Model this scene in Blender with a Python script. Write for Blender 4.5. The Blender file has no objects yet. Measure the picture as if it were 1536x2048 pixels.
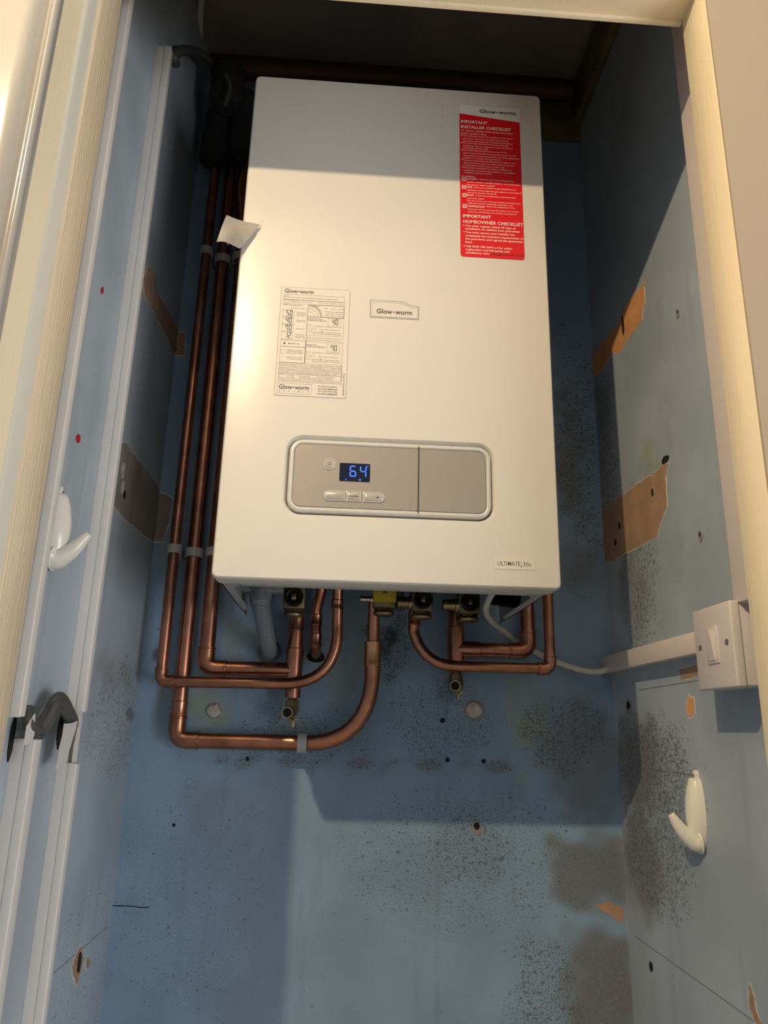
import bpy, bmesh, math, random
import numpy as np
from mathutils import Vector, Matrix, noise
random.seed(7)
S = bpy.context.scene
COL = S.collection
PI = math.pi

# ------------------------------------------------------------------ camera
F_PX = 1496.64
CAM = Vector((.1514, -1.2327, -.1684))
PITCH, YAW, ROLL = .2856, .0573, .0243
FWD = Vector((math.sin(YAW)*math.cos(PITCH), math.cos(YAW)*math.cos(PITCH), math.sin(PITCH)))
_rt = Vector((math.cos(YAW), -math.sin(YAW), 0)); _up = _rt.cross(FWD)
RT = _rt*math.cos(ROLL) + _up*math.sin(ROLL)
UP = -_rt*math.sin(ROLL) + _up*math.cos(ROLL)
cd = bpy.data.cameras.new('camera'); cam = bpy.data.objects.new('camera', cd); COL.objects.link(cam)
M = Matrix.Identity(4)
for i in range(3):
    M[i][0] = RT[i]; M[i][1] = UP[i]; M[i][2] = -FWD[i]; M[i][3] = CAM[i]
cam.matrix_world = M
cd.sensor_fit = 'VERTICAL'; cd.sensor_height = 36.0; cd.sensor_width = 27.0
cd.lens = 36.0*F_PX/2048; cd.clip_start = .02
S.camera = cam

# ------------------------------------------------------------------ light
S.view_settings.view_transform = 'Standard'; S.view_settings.look = 'None'
S.view_settings.gamma = 1.0; S.view_settings.use_curve_mapping = False
S.view_settings.exposure = 0.0
w = bpy.data.worlds.new('world'); S.world = w; w.use_nodes = True
w.node_tree.nodes['Background'].inputs[0].default_value = (.84, .93, 1.0, 1)
w.node_tree.nodes['Background'].inputs[1].default_value = .30
LAMP = Vector((-.475, -1.6012, 1.0518))
ld = bpy.data.lights.new('room_lamp', 'POINT'); ld.energy = 77; ld.color = (1.0, .75, .45)
ld.shadow_soft_size = .014
lo = bpy.data.objects.new('room_lamp', ld); lo.location = LAMP; COL.objects.link(lo)

wd = bpy.data.lights.new('window_daylight', 'AREA'); wd.shape = 'RECTANGLE'; wd.size = 1.3; wd.size_y = 1.1
wd.energy = 40; wd.color = (1.0, .97, .93)
wo = bpy.data.objects.new('window_daylight', wd); COL.objects.link(wo)
wo.location = (2.35, -2.4, -.55); wo.rotation_euler = (Vector((.05, -.3, -.1))-Vector(wo.location)).to_track_quat('-Z', 'Y').to_euler()

XL, XR, D, BW, BH, ZC = -.1604, .6054, .36, .418, .740, 1.155

def at(px, py, ax, val):
    """point where the sight line of a photograph pixel meets a plane of the place"""
    d = FWD + RT*((px-768)/F_PX) - UP*((py-1024)/F_PX)
    i = 'xyz'.index(ax); t = (val-CAM[i])/d[i]
    return CAM + d*t
def B(px, py, y=0.0): return at(px, py, 'y', y)
def P(px, py, e=0.0): return at(px, py, 'y', -D-e)

# ------------------------------------------------------------------ materials
MAT = {}
def mat(name, col, rough=.5, metal=0, bump=0, bscale=200, var=0, vscale=20, emit=None, coat=0, spec=.5, stretch=None):
    m = bpy.data.materials.new(name); m.use_nodes = True; nt = m.node_tree
    b = nt.nodes['Principled BSDF']
    b.inputs['Base Color'].default_value = (*col, 1); b.inputs['Roughness'].default_value = rough
    b.inputs['Metallic'].default_value = metal; b.inputs['Coat Weight'].default_value = coat
    b.inputs['Specular IOR Level'].default_value = spec
    tc = nt.nodes.new('ShaderNodeTexCoord'); src = tc.outputs['Object']
    if stretch:
        mp = nt.nodes.new('ShaderNodeMapping'); mp.inputs['Scale'].default_value = stretch
        nt.links.new(src, mp.inputs['Vector']); src = mp.outputs['Vector']
    if var:
        n = nt.nodes.new('ShaderNodeTexNoise'); n.inputs['Scale'].default_value = vscale; n.inputs['Detail'].default_value = 5
        nt.links.new(src, n.inputs['Vector'])
        r = nt.nodes.new('ShaderNodeValToRGB')
        r.color_ramp.elements[0].position = .3; r.color_ramp.elements[1].position = .7
        r.color_ramp.elements[0].color = (*[c*(1-var) for c in col], 1)
        r.color_ramp.elements[1].color = (*[min(1, c*(1+var*.5)) for c in col], 1)
        nt.links.new(n.outputs['Fac'], r.inputs['Fac']); nt.links.new(r.outputs['Color'], b.inputs['Base Color'])
    if bump:
        n = nt.nodes.new('ShaderNodeTexNoise'); n.inputs['Scale'].default_value = bscale; n.inputs['Detail'].default_value = 3
        nt.links.new(src, n.inputs['Vector'])
        bp = nt.nodes.new('ShaderNodeBump'); bp.inputs['Strength'].default_value = bump; bp.inputs['Distance'].default_value = .001
        nt.links.new(n.outputs['Fac'], bp.inputs['Height']); nt.links.new(bp.outputs['Normal'], b.inputs['Normal'])
    if emit:
        b.inputs['Emission Color'].default_value = (*emit, 1); b.inputs['Emission Strength'].default_value = 1.0
    MAT[name] = m
    return m
mat('enamel', (.64, .62, .58), .28, spec=.4)
mat('enamel_dull', (.55, .57, .58), .45)
mat('zinc', (.50, .54, .57), .45, .5)
mat('dark_plastic', (.006, .006, .0065), .45, spec=.25)
mat('dark_void', (.006, .006, .006), .9)
mat('silver_plastic', (.33, .30, .275), .42, .25, bump=.08, bscale=900)
mat('silver_button', (.46, .42, .38), .35, .3)
mat('trim_chrome', (.62, .61, .59), .25, .12)
mat('screen', (.008, .011, .03), .15)
mat('blue_led', (.02, .05, .3), .4, emit=(.06, .22, 1.0))
mat('ink', (.03, .025, .03), .6)
mat('ink_soft', (.16, .14, .13), .6)
mat('ink_red', (.7, .03, .02), .6)
mat('red_print', (.66, .004, .010), .38)
mat('paper', (.66, .62, .57), .5)
mat('paper_line', (.42, .38, .34), .6)
mat('paper_grey', (.66, .62, .57), .6)
mat('white_ink', (.86, .78, .76), .5)
mat('clear_film', (.68, .67, .63), .12)
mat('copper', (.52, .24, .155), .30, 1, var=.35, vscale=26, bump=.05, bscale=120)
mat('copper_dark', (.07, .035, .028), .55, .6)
mat('copper_bright', (.72, .40, .22), .30, 1, var=.25, vscale=40)
mat('brass', (.36, .29, .16), .36, 1, var=.4, vscale=60)
mat('brass_dull', (.25, .20, .12), .5, .9, var=.4, vscale=60)
mat('chrome', (.6, .58, .53), .25, 1)
mat('yellow_tag', (.55, .42, .02), .5, var=.3, vscale=90)
mat('clip_plastic', (.42, .42, .43), .45)
mat('hose_grey', (.17, .20, .23), .5)
mat('cable_white', (.58, .56, .51), .4)
mat('cable_grey', (.085, .085, .082), .5)
mat('pvc', (.75, .73, .71), .38, var=.05, vscale=8)
mat('pvc_pink', (.70, .63, .61), .38, var=.04, vscale=8)
mat('switch_plastic', (.64, .60, .60), .35)
mat('hook_plastic', (.78, .77, .70), .22)
mat('filler', (.55, .53, .50), .9, bump=.8, bscale=150, var=.3, vscale=80)
mat('bare_plaster', (.42, .27, .18), .85, var=.18, vscale=30, bump=.3, bscale=150)
mat('bare_orange', (.72, .36, .15), .85, var=.12, vscale=24, bump=.2, bscale=150)
mat('bare_grey', (.29, .26, .235), .9, var=.2, vscale=25, bump=.3, bscale=150)
mat('paint_edge', (.66, .66, .62), .8, bump=.6, bscale=300)
mat('red_wax', (.5, .01, .02), .5, var=.4, vscale=300)
mat('gloss_cream', (.86, .76, .56), .24, bump=.35, bscale=60, stretch=(5, 5, .25), spec=.5)
mat('gloss_cream_grain', (.80, .67, .49), .3, bump=1.0, bscale=70, stretch=(6, 6, .12), var=.03, vscale=40)
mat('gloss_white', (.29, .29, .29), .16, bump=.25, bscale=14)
mat('gloss_pale', (.70, .70, .63), .35)
mat('beige_wall', (.38, .32, .255), .5, bump=.15, bscale=60)
mat('ceiling_dimmed', (.30, .27, .26), .9, var=.25, vscale=6)  # whitish ceiling; the dim light up there is put into this grey
mat('old_timber', (.16, .12, .05), .9, var=.3, vscale=20)
mat('room_white', (.62, .62, .60), .8)
mat('room_floor', (.36, .32, .27), .8)
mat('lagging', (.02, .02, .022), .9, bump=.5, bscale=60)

def wall_mat(name, base, grey=(.155, .15, .145)):
    m = bpy.data.materials.new(name); m.use_nodes = True; nt = m.node_tree; N = nt.nodes.new; L = nt.links.new
    b = nt.nodes['Principled BSDF']; b.inputs['Roughness'].default_value = .42; b.inputs['Specular IOR Level'].default_value = .35
    tc = N('ShaderNodeTexCoord').outputs['Object']
    def nz(sc, det=4, st=None):
        v = tc
        if st:
            mp = N('ShaderNodeMapping'); mp.inputs['Scale'].default_value = st; L(tc, mp.inputs['Vector']); v = mp.outputs['Vector']
        n = N('ShaderNodeTexNoise'); n.inputs['Scale'].default_value = sc; n.inputs['Detail'].default_value = det
        L(v, n.inputs['Vector']); return n.outputs['Fac']
    def attr(a):
        n = N('ShaderNodeAttribute'); n.attribute_name = a; return n.outputs['Fac']
    def mth(op, a, c=None, clamp=False):
        n = N('ShaderNodeMath'); n.operation = op; n.use_clamp = clamp
        for i, s in enumerate((a, c)):
            if s is None: continue
            if isinstance(s, (int, float)): n.inputs[i].default_value = s
            else: L(s, n.inputs[i])
        return n.outputs[0]
    def ss(v, lo, hi):
        n = N('ShaderNodeMapRange'); n.interpolation_type = 'SMOOTHSTEP'
        L(v, n.inputs[0]); n.inputs[1].default_value = lo; n.inputs[2].default_value = hi; return n.outputs[0]
    def mix(f, a, c):
        n = N('ShaderNodeMix'); n.data_type = 'RGBA'; L(f, n.inputs[0])
        for i, s in ((6, a), (7, c)):
            if isinstance(s, tuple): n.inputs[i].default_value = (*s, 1)
            else: L(s, n.inputs[i])
        return n.outputs[2]
    c = mix(ss(nz(7, 6), .35, .65), tuple(x*.90 for x in base), tuple(min(1, x*1.06) for x in base))
    c = mix(mth('MULTIPLY', ss(nz(30, 5, (1, 1, .12)), .56, .72), .35), c, tuple(x*.72+.02 for x in base))      # runs and scratches
    c = mix(mth('MULTIPLY', ss(nz(55, 3, (1, 1, .07)), .68, .74), .5), c, tuple(min(1, x*1.25+.03) for x in base))
    c = mix(mth('MULTIPLY', attr('pale'), .6), c, (.46, .50, .50))
    g = mth('MULTIPLY', attr('green'), ss(nz(22, 4), .3, .62)); c = mix(mth('MULTIPLY', g, .55), c, (.30, .34, .14))
    # even grime broken up by flakes where the paint still shows
    gr = mth('MULTIPLY', attr('grime'), ss(nz(34, 8), 0, .42)); c = mix(mth('MULTIPLY', gr, .88), c, grey)
    fl = mth('MULTIPLY', attr('grime'), ss(nz(210, 2), .56, .62)); c = mix(mth('MULTIPLY', fl, .32), c, tuple(x*.8 for x in base))
    # mould spots: a fine size and a coarse size, denser where 'speck' is high
    s1 = mth('ADD', nz(420, 3), mth('MULTIPLY', attr('speck'), .17)); s1 = ss(s1, .74, .80)
    s2 = mth('ADD', nz(150, 2), mth('MULTIPLY', attr('speck'), .15)); s2 = ss(s2, .765, .81)
    sp = mth('MAXIMUM', s1, s2); c = mix(mth('MULTIPLY', sp, .72), c, (.10, .115, .11))
    dk = mth('MULTIPLY', attr('dark'), ss(nz(60, 6), .25, .6)); c = mix(mth('MULTIPLY', dk, .9), c, (.035, .03, .025))
    L(c, b.inputs['Base Color'])
    h = mth('ADD', nz(90, 4), mth('MULTIPLY', sp, -.5))
    bp = N('ShaderNodeBump'); bp.inputs['Strength'].default_value = .25; bp.inputs['Distance'].default_value = .0015
    L(h, bp.inputs['Height']); L(bp.outputs['Normal'], b.inputs['Normal'])
    MAT[name] = m
wall_mat('blue_back', (.24, .36, .52))
wall_mat('blue_side', (.39, .465, .55), (.19, .17, .155))

# ------------------------------------------------------------------ object helpers
def obj(name, bm, m, parent=None, sharp=35, keep=False):
    me = bpy.data.meshes.new(name)
    if not keep: bmesh.ops.recalc_face_normals(bm, faces=bm.faces)
    bm.to_mesh(me); bm.free()
    for p in me.polygons: p.use_smooth = True
    me.set_sharp_from_angle(angle=math.radians(sharp))
    me.materials.append(MAT[m])
    o = bpy.data.objects.new(name, me); COL.objects.link(o)
    if parent:
        o.parent = parent
        if parent.type == 'EMPTY': o.location = -parent.location if parent.parent is None else (0, 0, 0)
    return o
def thing(name, label, cat, loc=(0, 0, 0), group=None):
    o = bpy.data.objects.new(name, None); o.empty_display_size = .02; COL.objects.link(o); o.location = loc
    o['label'] = label; o['category'] = cat
    if group: o['group'] = group
    return o
def tag(o, label, cat, group=None):
    o['label'] = label; o['category'] = cat
    if group: o['group'] = group
    return o
def struct(o, label=None):
    o['kind'] = 'structure'
    if label: o['label'] = label
    return o
def nb(): return bmesh.new()
def box(bm, x0, x1, y0, y1, z0, z1, bev=0, seg=2):
    r = bmesh.ops.create_cube(bm, size=1)
    for v in r['verts']:
        v.co = Vector(((x0+x1)/2+v.co.x*(x1-x0), (y0+y1)/2+v.co.y*(y1-y0), (z0+z1)/2+v.co.z*(z1-z0)))
    if bev:
        es = list({e for v in r['verts'] for e in v.link_edges})
        bmesh.ops.bevel(bm, geom=es, offset=bev, segments=seg, affect='EDGES', profile=.5)
    return bm
def fillet(pts, rad, n=8):
    """round the corners of a polyline; rad is one number or one per point"""
    pts = [Vector(p) for p in pts]; out = [pts[0]]
    for i in range(1, len(pts)-1):
        r = rad[i] if isinstance(rad, (list, tuple)) else rad
        a, b, c = pts[i-1], pts[i], pts[i+1]
        u = (a-b).normalized(); v = (c-b).normalized(); ang = u.angle(v)
        if r <= 0 or ang > PI-.02: out.append(b); continue
        ra = rad[i-1] if isinstance(rad, (list, tuple)) else (rad if i > 1 else 0)
        rc = rad[i+1] if isinstance(rad, (list, tuple)) else (rad if i < len(pts)-2 else 0)
        t = min(r/math.tan(ang/2), (a-b).length*(.49 if ra else .97), (c-b).length*(.49 if rc else .97))
        p, q = b+u*t, b+v*t
        for k in range(n+1):
            s = k/n; out.append(p*(1-s)**2 + b*2*s*(1-s) + q*s*s)
    out.append(pts[-1]); return out
def smooth_path(pts, n=8):
    pts = [Vector(p) for p in pts]; q = [pts[0]*2-pts[1]]+pts+[pts[-1]*2-pts[-2]]; out = []
    for i in range(1, len(q)-2):
        p0, p1, p2, p3 = q[i-1:i+3]
        for k in range(n):
            t = k/n
            out.append(.5*((2*p1)+(p2-p0)*t+(2*p0-5*p1+4*p2-p3)*t*t+(3*p1-p0-3*p2+p3)*t**3))
    out.append(pts[-1]); return out
def tube(bm, pts, r, seg=20, caps=True):
    """sweep a circle along points; r is one number or one per point"""
    pts = [Vector(p) for p in pts]
    R_ = r if isinstance(r, (list, tuple)) else [r]*len(pts)
    t = (pts[1]-pts[0]).normalized(); n = t.orthogonal().normalized(); rings = []
    for i, p in enumerate(pts):
        if i == 0: tt = t
        elif i == len(pts)-1: tt = (pts[i]-pts[i-1]).normalized()
        else: tt = ((pts[i+1]-p).normalized()+(p-pts[i-1]).normalized()).normalized()
        ax = t.cross(tt)
        if ax.length > 1e-7: n = Matrix.Rotation(t.angle(tt), 3, ax.normalized()) @ n
        t = tt; n = (n-t*n.dot(t)).normalized(); bb = t.cross(n)
        rings.append([bm.verts.new(p+(n*math.cos(2*PI*k/seg)+bb*math.sin(2*PI*k/seg))*R_[i]) for k in range(seg)])
    for a, b in zip(rings, rings[1:]):
        for k in range(seg): bm.faces.new((a[k], a[(k+1) % seg], b[(k+1) % seg], b[k]))
    if caps: bm.faces.new(rings[0]); bm.faces.new(rings[-1][::-1])
    return bm
def lathe(bm, c, axis, prof, seg=24):
    """prof: (distance along axis, radius)"""
    c = Vector(c); a = Vector(axis).normalized(); n = a.orthogonal().normalized(); b = a.cross(n); rings = []
    for h, r in prof:
        r = max(r, 1e-5)
        rings.append([bm.verts.new(c+a*h+(n*math.cos(2*PI*k/seg)+b*math.sin(2*PI*k/seg))*r) for k in range(seg)])
    for p, q in zip(rings, rings[1:]):
        for k in range(seg): bm.faces.new((p[k], p[(k+1) % seg], q[(k+1) % seg], q[k]))
    bm.faces.new(rings[0]); bm.faces.new(rings[-1][::-1]); return bm
def rr(x0, z0, x1, z1, r, n=6):
    out = []
    for cx, cz, a0 in ((x1-r, z1-r, 0), (x0+r, z1-r, PI/2), (x0+r, z0+r, PI), (x1-r, z0+r, 1.5*PI)):
        for k in range(n+1):
            a = a0+PI/2*k/n; out.append((cx+r*math.cos(a), cz+r*math.sin(a)))
    return out
def loops(bm, lst, cap0=False, cap1=False):
    """lst: (2d loop in xz, y); strips between consecutive loops"""
    rs = [[bm.verts.new((x, y, z)) for x, z in lp] for lp, y in lst]
    for a, b in zip(rs, rs[1:]):
        n = len(a)
        for k in range(n): bm.faces.new((a[k], a[(k+1) % n], b[(k+1) % n], b[k]))
    if cap0: bm.faces.new(rs[0])
    if cap1: bm.faces.new(rs[-1])
    return rs
def fill_holes(bm, rings):
    es = []
    for r in rings:
        for k in range(len(r)):
            e = bm.edges.get((r[k], r[(k+1) % len(r)])) or bm.edges.new((r[k], r[(k+1) % len(r)])); es.append(e)
    bmesh.ops.triangle_fill(bm, edges=es, use_beauty=True, normal=(0, -1, 0))
def plate(bm, lp, y, th):
    """flat plate on a -Y face: 2d outline in xz at depth y, rising th towards the room"""
    loops(bm, [(lp, y), (lp, y-th)], cap0=True, cap1=True); return bm
def rect(x0, z0, x1, z1): return [(x0, z0), (x1, z0), (x1, z1), (x0, z1)]
def slab(bm, pts, nrm, th):
    """solid from a flat 3d polygon pushed th along nrm"""
    nrm = Vector(nrm); a = [bm.verts.new(Vector(p)) for p in pts]; b = [bm.verts.new(Vector(p)+nrm*th) for p in pts]; n = len(a)
    bm.faces.new(a[::-1]); bm.faces.new(b)
    for k in range(n): bm.faces.new((a[k], a[(k+1) % n], b[(k+1) % n], b[k]))
    return bm
def jag(pts, amp, n=4, close=True):
    """roughen a 3d outline in its own plane"""
    out = []; m = len(pts)
    for i in range(m if close else m-1):
        a, b = Vector(pts[i]), Vector(pts[(i+1) % m])
        for k in range(n):
            p = a.lerp(b, k/n); p += noise.noise_vector(p*160)*amp
            out.append(p)
    return out

# lettering: text turned into mesh, one mesh per call (many lines share one mesh)
_cache = {}
def glyphs(s, off):
    key = (s, off)
    if key not in _cache:
        cu = bpy.data.curves.new('t', 'FONT'); cu.body = s; cu.size = 1; cu.offset = off; cu.resolution_u = 2; cu.fill_mode = 'BOTH' if False else cu.fill_mode
        cu.dimensions = '2D'
        o = bpy.data.objects.new('t', cu); COL.objects.link(o)
        dg = bpy.context.evaluated_depsgraph_get(); me = bpy.data.meshes.new_from_object(o.evaluated_get(dg))
        co = [v.co.copy() for v in me.vertices]; fs = [tuple(p.vertices) for p in me.polygons]
        bpy.data.objects.remove(o); bpy.data.curves.remove(cu); bpy.data.meshes.remove(me)
        _cache[key] = (co, fs)
    return _cache[key]
def write(bm, s, org, width=None, cap=.003, off=0.0, ux=(1, 0, 0), uz=(0, 0, 1), align='L'):
    co, fs = glyphs(s, off)
    if not co: return
    x0 = min(c.x for c in co); x1 = max(c.x for c in co); k = cap/.73
    kx = width/(x1-x0) if width else k
    sh = 0 if align == 'L' else -(x1-x0)*kx/2
    ux, uz, org = Vector(ux), Vector(uz), Vector(org)
    vs = [bm.verts.new(org+ux*((c.x-x0)*kx+sh)+uz*(c.y*k)) for c in co]
    for f in fs:
        try: bm.faces.new([vs[i] for i in f])
        except ValueError: pass
def seven(bm, digit, x, z, w, h, t, y, slant=.0):
    seg = {'0': 'abcdef', '1': 'bc', '2': 'abged', '4': 'fgbc', '5': 'afgcd', '6': 'afgecd', '7': 'fabc'}[digit]
    g = t*.35; R_ = {'a': (t*.5+g, h-t, w-t*.5-g, h), 'd': (t*.5+g, 0, w-t*.5-g, t), 'g': (t*.5+g, h/2-t/2, w-t*.5-g, h/2+t/2),
         'f': (0, h/2+g, t, h-g*1.5), 'b': (w-t, h/2+g, w, h-g*1.5), 'e': (0, g*1.5, t, h/2-g), 'c': (w-t, g*1.5, w, h/2-g)}
    for s in seg:
        a, b, c, d = R_[s]; vs = [bm.verts.new((x+px+pz*slant, y, z+pz)) for px, pz in rect(a, b, c, d)]; bm.faces.new(vs)

# ------------------------------------------------------------------ the setting
def stained_wall(name, m, org, du, dv, nu, nv, coord, blobs, label):
    """grid wall with float attributes that say where grime, mould spots, algae and paler paint lie"""
    org, du, dv = Vector(org), Vector(du), Vector(dv)
    us = np.linspace(0, 1, nu+1); vs = np.linspace(0, 1, nv+1); U, V = np.meshgrid(us, vs)
    co = np.array(org)[None, None, :]+U[..., None]*np.array(du)+V[..., None]*np.array(dv)
    co = co.reshape(-1, 3)
    idx = np.arange((nu+1)*(nv+1)).reshape(nv+1, nu+1)
    f = np.stack([idx[:-1, :-1], idx[:-1, 1:], idx[1:, 1:], idx[1:, :-1]], -1).reshape(-1, 4)
    me = bpy.data.meshes.new(name); me.from_pydata(co.tolist(), [], f.tolist()); me.materials.append(MAT[m])
    a, b = co[:, coord], co[:, 2]
    wob = .010*np.sin(a*61+b*37)+.008*np.sin(a*113-b*91+1.3)+.006*np.sin(b*171+a*57+.4)
    for ch in ('grime', 'speck', 'green', 'pale', 'dark'):
        val = np.zeros(len(co))
        for (c, kind, u0, v0, u1, v1, soft, amt) in blobs:
            if c != ch: continue
            cu, cv, hu, hv = (u0+u1)/2, (v0+v1)/2, abs(u1-u0)/2, abs(v1-v0)/2
            if kind == 'r': d = np.maximum(np.abs(a-cu)-hu, np.abs(b-cv)-hv)
            else: d = (np.sqrt(((a-cu)/hu)**2+((b-cv)/hv)**2)-1)*min(hu, hv)
            t = np.clip(.5-(d+wob*min(.6, soft/.03))/soft, 0, 1); val = np.maximum(val, amt*t*t*(3-2*t))
        at_ = me.attributes.new(ch, 'FLOAT', 'POINT'); at_.data.foreach_set('value', val.astype(np.float32))
    o = bpy.data.objects.new(name, me); COL.objects.link(o); struct(o, label); return o
def bb(plane, val, c, kind, x0, y0, x1, y1, soft, amt):
    """stain area given by two opposite photograph corners, laid on the wall itself"""
    p, q = at(x0, y0, plane, val), at(x1, y1, plane, val); k = 0 if plane == 'y' else 1
    return (c, kind, p[k], p[2], q[k], q[2], soft, amt)
Yb = lambda *a: bb('y', 0, *a)
back_blobs = [
    Yb('speck', 'e', 640, 1540, 1260, 1900, .10, .95), Yb('speck', 'e', 830, 1600, 1060, 1800, .06, 1.25),
    Yb('speck', 'r', 430, 1512, 1200, 1545, .015, 1.35), Yb('grime', 'r', 440, 1515, 1200, 1538, .02, .45),
    Yb('grime', 'r', 1105, 1680, 1300, 1815, .035, .85), Yb('grime', 'r', 1130, 1868, 1300, 2300, .05, .95),
    Yb('speck', 'r', 1010, 1868, 1180, 2200, .06, 1.3), Yb('speck', 'e', 1090, 640, 1230, 1180, .08, 1.4),
    Yb('grime', 'e', 1100, 820, 1170, 1020, .05, .75), Yb('grime', 'e', 1120, 1090, 1220, 1180, .05, .6),
    Yb('speck', 'e', 1020, 1380, 1230, 1560, .05, 1.35), Yb('grime', 'e', 1090, 1400, 1250, 1640, .06, .6),
    Yb('speck', 'e', 430, 1400, 760, 1540, .05, 1.15), Yb('speck', 'e', 760, 1340, 1010, 1540, .05, 1.1),
    Yb('speck', 'e', 730, 1220, 830, 1360, .03, 1.6), Yb('dark', 'e', 755, 1245, 800, 1315, .02, .95),
    Yb('dark', 'e', 866, 1360, 906, 1400, .02, .55), Yb('dark', 'e', 300, 1290, 326, 1325, .01, .8),
    Yb('green', 'e', 1010, 1340, 1100, 1540, .03, 1.0), Yb('green', 'r', 322, 1370, 348, 1525, .012, 1.0),
    Yb('green', 'e', 380, 1370, 470, 1470, .03, 1.0), Yb('green', 'e', 640, 1200, 760, 1400, .04, .6),
    Yb('green', 'e', 440, 1250, 600, 1330, .03, .6), Yb('green', 'e', 540, 1430, 640, 1480, .02, .6),
    Yb('pale', 'r', 1240, 1680, 1300, 1960, .01, .8), Yb('speck', 'e', 230, 1500, 560, 2100, .10, .75),
    Yb('speck', 'r', 150, 300, 1300, 2300, .10, .45), Yb('grime', 'r', 873, 1560, 878, 2080, .003, .22),
    Yb('grime', 'r', 1023, 1560, 1027, 1800, .004, .3), Yb('grime', 'e', 380, 1560, 460, 1660, .05, .3),
]
stained_wall('wall_back', 'blue_back', (XL-.02, 0, -.85), (XR-XL+.04, 0, 0), (0, 0, 2.02), 200, 480, 0, back_blobs,
             'back wall of the cupboard, blue paint stained with mould')
Xr = lambda *a: bb('x', XR, *a)
right_blobs = [
    Xr('speck', 'r', 1190, 300, 1536, 2300, .1, .25),
    Xr('grime', 'e', 1235, 1120, 1300, 1260, .05, .5), Xr('speck', 'e', 1225, 1000, 1340, 1330, .06, 1.2),
    Xr('grime', 'r', 1235, 1440, 1300, 1600, .02, .75), Xr('grime', 'e', 1230, 1440, 1330, 1640, .06, .8), Xr('speck', 'e', 1220, 1420, 1420, 1760, .08, 1.45),
    Xr('grime', 'e', 1240, 1600, 1330, 1860, .05, .75), Xr('grime', 'r', 1200, 1940, 1275, 2300, .03, .8),
    Xr('speck', 'e', 1240, 1560, 1400, 1900, .07, 1.4), Xr('speck', 'e', 1170, 740, 1250, 1120, .05, 1.3),
    Xr('grime', 'e', 1180, 760, 1225, 1000, .05, .5), Xr('grime', 'e', 1250, 1010, 1290, 1120, .03, .5),
    Xr('green', 'e', 1280, 895, 1320, 940, .015, 1.2), Xr('grime', 'e', 1316, 600, 1332, 800, .02, .18),
]
stained_wall('wall_right', 'blue_side', (XR, .02, -.85), (0, -.62, 0), (0, 0, 2.02), 155, 480, 1, right_blobs,
             'right side wall of the cupboard, pale blue with torn patches')
Xl = lambda *a: bb('x', XL, *a)
left_blobs = [
    Xl('speck', 'r', 0, 300, 330, 2300, .1, .3), Xl('speck', 'e', 190, 1280, 290, 1560, .05, 1.0),
    Xl('grime', 'e', 180, 1300, 260, 1380, .03, .35), Xl('dark', 'e', 256, 1420, 270, 1440, .008, .7),
    Xl('speck', 'e', 90, 1780, 240, 2048, .06, .7),
]
stained_wall('wall_left', 'blue_side', (XL, -.60, -.85), (0, .62, 0), (0, 0, 2.02), 155, 480, 1, left_blobs,
             'left side wall of the cupboard, pale blue')
bm = box(nb(), XL-.03, XR+.03, -.60, .03, ZC, ZC+.03)
struct(obj('ceiling', bm, 'ceiling_dimmed'), 'cupboard ceiling, its dimness put into the grey colour')
bm = box(nb(), -3, 3, -3.2, .05, -1.36, -1.30); struct(obj('floor', bm, 'room_floor'), 'floor')

# frame of the doorway
JX0, JX1, YF, YB_, HZ = -.1270, .5392, -.602, -.549, .670
def jamb_right():
    bm = nb(); box(bm, JX1, XR+.10, YF, YB_, -1.30, HZ+.35, .0015); return bm
struct(obj('trim_1', jamb_right(), 'gloss_cream'), 'right door jamb, glossy cream paint')
bm = nb(); box(bm, XL-.10, JX0, YF, YB_, -1.30, HZ+.35, .0015)
struct(obj('trim_2', bm, 'gloss_cream_grain'), 'left door jamb, cream paint with brush grain')
bm = nb(); box(bm, JX0-.01, JX1+.01, YF, YB_, HZ, HZ+.35, .001)
struct(obj('trim_3', bm, 'gloss_cream'), 'head of the doorway, cream')
bm = nb(); box(bm, JX0-.01, JX1-.0005, YB_-.002, YB_+.004, HZ-.0042, HZ+.3, .001)
struct(obj('trim_4', bm, 'gloss_cream'), 'thin stop bead under the head of the doorway')
# front of the wall around the doorway
bm = nb(); box(bm, JX1+.0004, 3, YF-.004, YF-.0002, -1.30, 1.5, .001)
struct(obj('wall_front', bm, 'beige_wall'), 'beige wall face right of the doorway')
bm = nb(); box(bm, -3, 3, YF-.02, YF+.002, HZ+.25, 1.5)
o = struct(obj('wall_front_upper', bm, 'room_white')); o['label'] = 'wall above the doorway'

# left casing: pale step, cream hollow, bead, then glossy white leaf
def casing_profile(bm, prof, z0, z1):
    a = [bm.verts.new((x, y, z0)) for x, y in prof]; b = [bm.verts.new((x, y, z1)) for x, y in prof]; n = len(a)
    for k in range(n): bm.faces.new((a[k], a[(k+1) % n], b[(k+1) % n], b[k]))
    bm.faces.new(a[::-1]); bm.faces.new(b)
bm = nb()
casing_profile(bm, [(-.1300, YF+.001), (-.1300, YF-.020), (-.1310, YF-.0222), (-.1330, YF-.0230), (-.40, YF-.0230), (-.40, YF+.001)], -1.30, 1.5)
struct(obj('trim_5', bm, 'gloss_pale'), 'pale narrow edge of the left casing')
bm = nb()
y1 = YF-.023
casing_profile(bm, [(-.1335, y1), (-.1345, y1-.004), (-.1375, y1-.022), (-.1385, y1-.030), (-.40, y1-.030), (-.40, y1)], -1.30, 1.5)
struct(obj('trim_6', bm, 'gloss_cream'), 'cream hollow of the left casing')
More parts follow.
